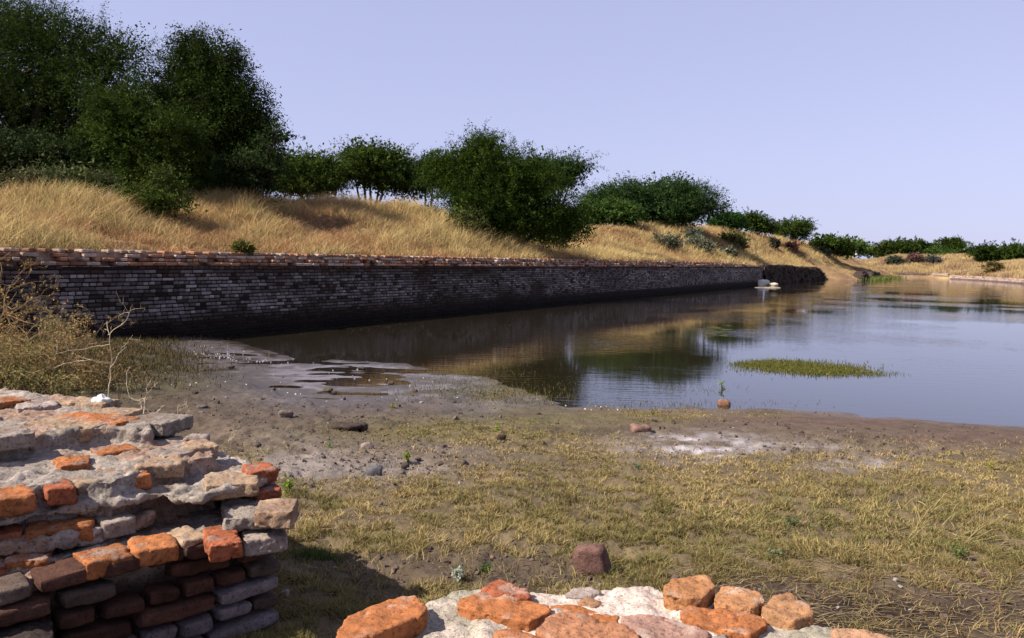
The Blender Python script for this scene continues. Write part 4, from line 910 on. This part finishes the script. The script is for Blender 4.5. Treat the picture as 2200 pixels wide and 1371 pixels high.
# ------------------------------------------------------------------ dry grass on slopes
def slope_grass():
    Vs = []; Q = []; Tt = []; Cs = []; off = 0
    for (sa, sb, n, sc) in ((-8, 14, 120000, 1.), (14, 45, 120000, 1.25), (45, 132, 110000, 2.1)):
        s = rng.uniform(sa, sb, n); t0 = np.interp(s, [92, 95.5, 130], [.45, -4.2, -6]); u = rng.uniform(0, 1, n) ** .9; t = t0 + (TC + 1.5 - t0) * u
        z = hb(s, t); b = wp(s, t, z)
        f = fbm(b * .45, 4, 71); f2 = fbm(b * 1.6, 3, 78); keep = (f2 > -.34); s, t, z, b, f, f2 = [v[keep] for v in (s, t, z, b, f, f2)]; n = len(s)
        cz = fbm(b * np.array([1.1, 1.1, 1.1]) * 1.5, 3, 79); h = rng.uniform(.12, .52, n) * np.clip(1.05 - 1.5 * f + 1.0 * cz, .25, 1.7) * np.clip(.25 + t / 2.5, .25, 1) * (1 + .1 * (sc - 1)); h = np.where(s > 86, h * 1.1, h)
        w = rng.uniform(.010, .020, n) * sc * .9
        lean = np.stack([rng.normal(.07, .30, n), rng.normal(-.02, .28, n)], -1) * (h / .5)[:, None]
        c = np.zeros((n, 3)) + np.array([.62, .455, .205]); k = np.clip(.36 + 2.6 * f + .9 * f2, 0, 1); c = c * (1 - k[:, None]) + np.array([.49, .29, .14]) * k[:, None]
        gcol = rng.random(n) < .05; c[gcol] = [.26, .26, .08]; c = c * (rng.uniform(.55, 1.3, n) * np.clip(1 + .7 * cz, .6, 1.4))[:, None]
        V, q, tr, C = blades(b, h, w, lean, c, tipc=1.3); Vs.append(V); Q.append(q + off); Tt.append(tr + off); Cs.append(C); off += len(V)
    o = build('dry_grass', np.concatenate(Vs), [np.concatenate(Q), np.concatenate(Tt)], np.clip(np.concatenate(Cs), 0, 1), M['grass'])
    tag(o, 'tall straw coloured grass covering the slopes behind the long wall', 'grass', kind='stuff')
slope_grass()
def far_grass():
    n = 70000; x = rng.uniform(1800, 2500, n); k = rng.uniform(1.5, 30, n)
    b = np.array([fb(a, c) for a, c in zip(x, k)]); nn = fbm(b * .16, 4, 81); b[:, 2] += nn * 1.1 * sstep(3, 10, k) * sstep(36, 22, k) - .05
    h = rng.uniform(.3, .75, n); w = rng.uniform(.05, .11, n); lean = rng.normal(.1, .15, (n, 2))
    f = fbm(b * .3, 3, 83); c = np.zeros((n, 3)) + np.array([.50, .36, .17]); kk = np.clip(.2 + 2 * f, 0, 1); c = c * (1 - kk[:, None]) + np.array([.34, .22, .13]) * kk[:, None]; c *= rng.uniform(.7, 1.2, n)[:, None]
    V, q, t, C = blades(b, h, w, lean, c); tag(build('far_grass', V, [q, t], np.clip(C, 0, 1), M['grass']), 'pale dry grass covering the distant right bank', 'grass', kind='stuff')
far_grass()

# ------------------------------------------------------------------ short grass on the near shore
def near_grass():
    n = 1700000; az = rng.uniform(-.66, .66, n); r = np.sqrt(rng.uniform(2.3 ** 2, 10.5 ** 2, n)) if False else 2.3 + 8.3 * rng.uniform(0, 1, n) ** 1.15
    x = r * np.sin(az); y = r * np.cos(az)
    cl = fbm2(x, y, 9.5, 3, 88); z = gh(x, y); g, px, py = grass_density(x, y, z)
    kp = (rng.random(n) < g * np.clip(.5 + 2.6 * cl, .04, 1) * .62) & (sdist(x, y, pond) > -.12)
    x, y, z, r, cl, px, py, g = [v[kp] for v in (x, y, z, r, cl, px, py, g)]; n = len(x)
    h = rng.uniform(.010, .040, n) * (1 + 1.1 * np.clip(cl, -.3, .6)) * (.8 + .5 * sstep(1000, 1100, py)); w = rng.uniform(.0028, .0055, n) * (.75 + r * .09)
    lean = rng.normal(0, .75, (n, 2)) * h[:, None]
    straw = np.array([.62, .45, .20]); ol = np.array([.27, .225, .085]); gr = np.array([.15, .18, .055]); br = np.array([.24, .15, .07])
    k = np.clip(.50 + 1.5 * fbm2(x, y, 1.3, 3, 91) + .35 * sstep(1000, 1250, py) + .4 * sstep(980, 900, py), 0, 1)[:, None]; c = straw * (1 - k) + ol * k
    k2 = (rng.random(n) < .10 + .35 * np.clip(spots(px, py, [(1700, 1110, 250, 50, 1), (1350, 1000, 60, 20, .6), (950, 930, 200, 25, .8), (2050, 1170, 150, 30, .6)]), 0, 1)); c[k2] = gr
    k3 = rng.random(n) < .16 + .3 * sstep(1150, 1300, py) * sstep(1300, 1500, px); c[k3] = br; c = c * rng.uniform(.6, 1.35, n)[:, None]
    V, q, t, C = blades(np.stack([x, y, z - .004], -1), h, w, lean, c, tipc=1.15)
    print('near grass blades', n)
    tag(build('short_grass', V, [q, t], np.clip(C, 0, 1), M['grass']), 'short yellow and olive grass covering the near shore', 'grass', kind='stuff')
    # straw litter in the lower right
    m = 1900; px = rng.uniform(1150, 2260, m); py = rng.uniform(1150, 1400, m); b = np.array([P(a, c, .2) for a, c in zip(px, py)]); b[:, 2] = gh(b[:, 0], b[:, 1]) + .006
    kp = rng.random(m) < (.25 + .75 * sstep(1300, 1600, px)) ; b = b[kp]; m = len(b)
    h = rng.uniform(.005, .035, m); ln = rng.uniform(.05, .18, m); th = rng.normal(-.5, .7, m); lean = np.stack([np.cos(th), np.sin(th)], -1) * ln[:, None]
    c = np.array([.46, .34, .18]) * rng.uniform(.5, 1.2, m)[:, None]
    V, q, t, C = blades(b, h, rng.uniform(.003, .005, m), lean, c, az=th + math.pi / 2)
    tag(build('straw_litter', V, [q, t], np.clip(C, 0, 1), M['grass']), 'fallen straw stalks lying over dark soil at the lower right', 'straw', kind='stuff')
near_grass()

def patch_grass(name, label, poly_spots, n, h0, h1, w, cols, kind='stuff', z0=None, cat='grass'):
    X = []; 
    for (x, y, rx, ry, m) in poly_spots:
        k = int(n * m); a = rng.normal(0, .5, (k, 2)); px = x + a[:, 0] * rx; py = y + a[:, 1] * ry; X.append(np.stack([px, py], -1))
    X = np.concatenate(X); b = np.array([P(a, c, z0 or 0) for a, c in X]); b[:, 2] = np.maximum(gh(b[:, 0], b[:, 1]), -.01) if z0 is None else z0
    m = len(b); h = rng.uniform(h0, h1, m); lean = rng.normal(0, .35, (m, 2)) * h[:, None]; cols = np.array(cols); c = cols[rng.integers(0, len(cols), m)] * rng.uniform(.6, 1.3, m)[:, None]
    V, q, t, C = blades(b, h, rng.uniform(.6, 1.3, m) * w, lean, c, tipc=1.1)
    o = build(name, V, [q, t], np.clip(C, 0, 1), M['grass']); tag(o, label, cat, kind=kind); return o
patch_grass('water_grass', 'low green grass island standing in the open water', [(1715, 790, 110, 12, 1), (1665, 783, 70, 9, .8), (1780, 797, 80, 11, .7), (1870, 803, 60, 6, .08), (1600, 782, 40, 5, .05)], 5200, .01, .055, .009, [(.13, .15, .03), (.17, .16, .04), (.09, .12, .025), (.25, .20, .06)], kind=None, z0=0.0, cat='grass island')
patch_grass('marsh_grass', 'sparse thin green grass standing in the shallow water by the mud', [(1050, 850, 200, 26, 1), (1000, 800, 160, 30, .5), (880, 835, 120, 30, .12), (1250, 830, 300, 20, .1), (1400, 870, 220, 14, .25), (1600, 868, 200, 8, .04), (950, 700, 500, 30, .25), (1480, 838, 120, 10, .08)], 3000, .01, .05, .006, [(.16, .14, .05), (.11, .12, .035), (.22, .17, .08)])
patch_grass('green_grass', 'low green and brown weeds on the dark bank behind the ruined pier', [(80, 810, 240, 60, 1.2), (250, 790, 200, 50, .8), (330, 760, 120, 30, .3), (20, 830, 120, 30, .5), (-150, 800, 200, 80, .8)], 8000, .03, .11, .010, [(.09, .085, .03), (.17, .12, .05), (.26, .17, .08), (.06, .07, .02), (.14, .10, .05)])
patch_grass('reeds', 'bright yellow green reeds on the far shore where the wall ruins end', [(1885, 597, 40, 5, 1), (1915, 593, 30, 4, .6)], 1500, .15, .55, .10, [(.15, .18, .04), (.13, .16, .035), (.12, .13, .04)], kind='stuff', z0=.05, cat='reeds')
patch_grass('shade_grass', 'green grass in the shadow at the right foot of the ruined pier', [(680, 1262, 60, 14, 1)], 500, .02, .06, .005, [(.09, .14, .03), (.14, .17, .05)])

# lily-like floating leaves
def floating():
    for i, (x, y, w) in enumerate([(1535, 704, 30), (1560, 708, 24), (1545, 714, 20), (1520, 718, 16), (1566, 700, 14), (1555, 721, 18)]):
        p = P(x, y, .006); d = np.hypot(p[0], p[1]); r = w / FPX * d / 2; n = 14; a = np.linspace(0, 2 * math.pi, n, endpoint=False); rr = r * (1 + .25 * np.sin(3 * a + i))
        V = np.concatenate([[[0, 0, .012]], np.stack([rr * np.cos(a), rr * 1.6 * np.sin(a), np.full(n, .006)], -1), np.stack([rr * .96 * np.cos(a), rr * 1.6 * .96 * np.sin(a), np.full(n, -.01)], -1)])
        j = np.arange(n); t = np.stack([np.zeros(n, int), j + 1, (j + 1) % n + 1], -1); q = np.stack([j + 1, j + 1 + n, (j + 1) % n + 1 + n, (j + 1) % n + 1], -1)
        o = build('floating_weed', V, [q, t], (.07, .09, .025), M['leaf']); o.location = (p[0], p[1], 0); tag(o, ['largest mat of the cluster of green waterweed on the open water', 'waterweed mat just right of the largest one in its cluster', 'waterweed mat below the middle of the floating cluster', 'nearest waterweed mat, at the lower left of the floating cluster', 'small waterweed mat at the far right of the floating cluster', 'lowest right waterweed mat of the floating cluster'][i], 'waterweed', 'floating waterweed mats')
floating()

# ------------------------------------------------------------------ sprouts and small plants
def plant(name, x, y, hpx, n, label, colr, seed, spread=.5, leafr=.4, tall=False, cat='plant', z0=None):
    r = np.random.default_rng(seed); p = P(x, y, .1); zb = float(gh(np.array([p[0]]), np.array([p[1]]))[0]) if z0 is None else z0; p = P(x, y, zb); d = np.hypot(p[0], p[1]); H = hpx / FPX * d
    root = empty(name, (p[0], p[1], zb), label, cat); T = Tubes(); cen = []; dr = []
    for k in range(3 if tall else 6):
        a = r.uniform(0, 6.28); e = np.array([math.cos(a) * spread * H * r.uniform(.3, 1), math.sin(a) * spread * H * r.uniform(.3, 1), H * r.uniform(.7, 1)])
        if tall: e[:2] *= .3
        pts = np.linspace([0, 0, -.01], e, 5); T.add(pts, np.linspace(.0035, .0015, 5) * max(1, H / .15), 4, np.array(colr) * .8)
        for f in r.uniform(.2, 1, n // 4): cen.append(e * f); v = r.normal(0, 1, 3); v[2] = abs(v[2]) * .5; dr.append(v / np.linalg.norm(v))
    T.build('stem', M['leaf'], root)
    V, q, C = spray_leaves(np.array(cen), np.array(dr), np.full(len(cen), H * .22), H * .22 * leafr / .4, 6, .1, colr, .8, seed)
    build('foliage', V, [q], np.clip(C, .01, 1), M['leaf'], root); return root
YG = (.30, .38, .06)
plant('sprout', 620, 1062, 38, 26, 'tall bright yellow green sprout beside the right end of the ruined pier', YG, 1, .4, tall=True)
plant('sprout', 707, 962, 12, 16, 'small green sprout on grey soil, farthest left of the sprouts', (.25, .36, .06), 2)
plant('sprout', 873, 992, 26, 24, 'bright sprout above a clod in the middle of the grey soil', YG, 3, .5, tall=True)
plant('sprout', 1062, 930, 17, 30, 'wide bright sprout on the olive grass near the water', YG, 4, .8)
plant('sprout', 845, 880, 16, 14, 'pale yellow sprout at the edge of the wet mud', (.35, .35, .10), 5)
plant('weed', 985, 1250, 30, 44, 'whitish flowering weed on the bare soil behind the bottom centre bricks', (.42, .44, .34), 6, .7)
plant('weed', 1045, 1230, 20, 44, 'flat green weed rosette right of the whitish one', (.09, .15, .04), 7, 1.0)
plant('water_plant', 1550, 836, 16, 5, 'single sprig with two round leaves standing in the water behind the small reddish brick', (.22, .33, .05), 8, .3, 1.2, tall=True, z0=-.01)
plant('weed', 40, 822, 24, 50, 'fresh green weed behind the pier at the left edge', (.10, .22, .03), 9, .9)
plant('weed', 1370, 1008, 12, 30, 'grey green weed in the grass left of the white salt patch', (.20, .25, .14), 10, .8)
plant('weed', 1660, 1205, 26, 40, 'grey green bushy weed in the dry grass, right of the brown brick', (.19, .22, .11), 12, .7)
plant('weed', 1700, 1130, 18, 36, 'blue green weed in the middle of the grass on the right', (.15, .18, .08), 13, .8)
plant('weed', 2060, 1200, 24, 44, 'green weed clump by the long straw stalks', (.16, .19, .06), 14, .9)
plant('weed', 2130, 1010, 18, 24, 'small upright yellow weed on the pale soil at the right', (.38, .34, .06), 15, .4, tall=True)

# long straw stalks on the right
def stalks():
    root = empty('straw_stalks', P(2010, 1160, .15), 'bundle of long pale straw stalks bent over the grass at the right', 'stalks'); o = np.array(root.location); T = Tubes()
    for (a, b, h) in [((1950, 1108), (2060, 1130), .16), ((1985, 1138), (2110, 1185), .14), ((1960, 1080), (2010, 1120), .18), ((2040, 1135), (2150, 1200), .12), ((1900, 1090), (1960, 1160), .10), ((2075, 1100), (2010, 1150), .15)]:
        p = P(*a, .12); q = P(*b, .10); m = (p + q) / 2; m[2] += h * .6; t = np.linspace(0, 1, 8)[:, None]; T.add((1 - t) ** 2 * p + 2 * t * (1 - t) * m + t * t * q, np.linspace(.004, .0015, 8), 4, (.62, .50, .28))
    for k in range(60):
        p = P(rng.uniform(1930, 2120), rng.uniform(1100, 1190), .12); e = p + [rng.normal(.1, .1), rng.normal(0, .08), rng.uniform(.02, .16)]; m = (p + e) / 2 + [0, 0, .05]; t = np.linspace(0, 1, 5)[:, None]; T.add((1 - t) ** 2 * p + 2 * t * (1 - t) * m + t * t * e, np.linspace(.003, .001, 5), 3, (.55, .42, .2))
    T.build('stalks', M['grass'], root, o)
stalks()

# ------------------------------------------------------------------ dry brambles on the left and bare saplings
def branchy(T, p, d, L, r0, depth, r, c, droop=.25, wob=.18, nb=4):
    n = 7; pts = [p]; v = np.array(d, float)
    for i in range(n):
        v = v + r.normal(0, wob, 3); v[2] -= droop * (i / n) * .35; v /= np.linalg.norm(v); pts.append(pts[-1] + v * L / n)
    pts = np.array(pts); T.add(pts, np.linspace(r0, r0 * .35, n + 1), 4 if depth > 1 else 3, np.array(c) * r.uniform(.75, 1.25))
    if depth > 0:
        for k in range(nb):
            i = r.integers(2, n + 1); dv = (pts[i] - pts[i - 1]); dv /= np.linalg.norm(dv); dv = dv * .8 + r.normal(0, .65, 3); dv /= np.linalg.norm(dv)
            branchy(T, pts[i], dv, L * r.uniform(.35, .6), r0 * .45, depth - 1, r, c, droop, wob * 1.2, nb)
def bramble(x, y, H, seed, label, n=16, c=(.40, .26, .13), spread=.9, leaves=900, lc=(.26, .17, .07)):
    p = P(x, y, .2); p[2] = float(gh(np.array([p[0]]), np.array([p[1]]))[0]); root = empty('dry_shrub', p, label, 'shrub', ); r = np.random.default_rng(seed); T = Tubes()
    for k in range(n):
        a = r.uniform(0, 6.28); d = np.array([math.cos(a) * spread, math.sin(a) * spread * .8, r.uniform(.5, 1.1)]); d /= np.linalg.norm(d)
        branchy(T, np.array([r.normal(0, .12), r.normal(0, .12), -.03]), d, H * r.uniform(.8, 1.5), .009, 3, r, c, .35)
    T.build('branches', M['bark'], root)
    if leaves:
        V = np.concatenate(T.V); ce = V[r.integers(0, len(V), leaves)]; dr = r.normal(0, 1, (leaves, 3)); dr /= np.linalg.norm(dr, axis=1)[:, None]
        v, q, C = spray_leaves(ce, dr, np.full(leaves, .09), .035, 5, .1, lc, 1.2, seed); build('dry_leaves', v, [q], np.clip(C, .01, 1), M['leaf'], root)
bramble(20, 800, .72, 1, 'dense tangle of dry tan brambles at the left edge in front of the long wall', 18, (.44, .30, .15), leaves=1100, lc=(.42, .30, .12))
bramble(130, 780, .55, 2, 'lower dry bramble spreading right of the dense one towards the mud', 16, (.42, .29, .15), leaves=700, lc=(.34, .23, .10))
bramble(-120, 815, 1.1, 3, 'dry bramble mostly cut off by the left edge of the view', 14)
bramble(60, 835, .55, 4, 'low olive and tan weeds tangle directly behind the ruined pier', 12, (.36, .27, .13), 1.2, 900, (.24, .20, .07))
bramble(205, 820, .45, 5, 'small twiggy dry weed behind the white stone', 9, (.34, .24, .13), 1.2, 500)
def sapling(base, pts, label, rad, seed, c=(.62, .50, .34), twigs=5, L=.35, z=.2, dd=None):
    d0 = P(*base, z); dist = d0[1]; root = empty('bare_sapling', d0, label, 'sapling'); r = np.random.default_rng(seed); o = np.array(root.location); T = Tubes()
    for poly in pts:
        w = np.array([PD(a, b, dist + r.normal(0, .03)) for a, b in poly]); t = np.linspace(0, 1, len(w)); tt = np.linspace(0, 1, 12); w = np.stack([np.interp(tt, t, w[:, i]) for i in range(3)], -1)
        w[1:-1] += r.normal(0, .006, (10, 3)); T.add(w, np.linspace(rad, rad * .3, 12) * (1 if poly is pts[0] else .55), 5, c)
        for k in range(twigs):
            i = r.integers(4, 12); dv = w[i] - w[i - 1]; dv /= np.linalg.norm(dv); dv = dv * .7 + r.normal(0, .6, 3); branchy(T, w[i], dv / np.linalg.norm(dv), L * r.uniform(.4, 1), rad * .35, 1, r, c, .1, .15, 3)
    T.build('branches', M['bark'], root, o)
sapling((234, 862), [[(232, 864), (238, 800), (236, 730), (230, 690)], [(237, 790), (262, 750), (285, 720)], [(236, 780), (190, 775), (130, 780)], [(232, 720), (270, 690), (285, 655)], [(236, 740), (200, 745), (120, 760)]],
        'pale bare sapling with a white stem rising right behind the white stone', .0075, 21, z=.25, twigs=3, L=.25)
sapling((308, 895), [[(308, 898), (300, 862), (275, 850), (272, 800)], [(308, 890), (314, 850), (325, 835)], [(305, 880), (312, 855)]], 'short forked bare twig by the corner of the pier', .008, 22, twigs=3, L=.15, z=.3)
sapling((385, 925), [[(385, 925), (382, 890), (386, 868)], [(385, 918), (400, 895), (408, 880)], [(384, 915), (372, 898)]], 'cluster of upright pale twigs behind the middle of the pier', .006, 23, twigs=3, L=.15, z=.3)
sapling((330, 898), [[(330, 900), (345, 878), (352, 872)], [(331, 899), (322, 885)]], 'slanting pale twig touching the pier edge', .005, 24, twigs=1, L=.1, z=.5)
sapling((500, 950), [[(492, 952), (505, 930), (515, 915)], [(495, 948), (488, 930)]], 'small leaning twig on the soil right of the pier steps', .004, 25, twigs=2, L=.1, z=.15)
sapling((800, 995), [[(790, 995), (806, 975), (812, 960)]], 'crooked little stick lying on the grey soil', .006, 26, (.16, .12, .09), 1, .06, .1)
sapling((620, 920), [[(585, 925), (610, 920), (640, 915)]], 'straight stick lying on the brown soil beside the mud', .006, 27, (.2, .13, .09), 1, .06, .08)
print('objects', len(bpy.data.objects), 'polys', sum(len(m.polygons) for m in bpy.data.meshes))
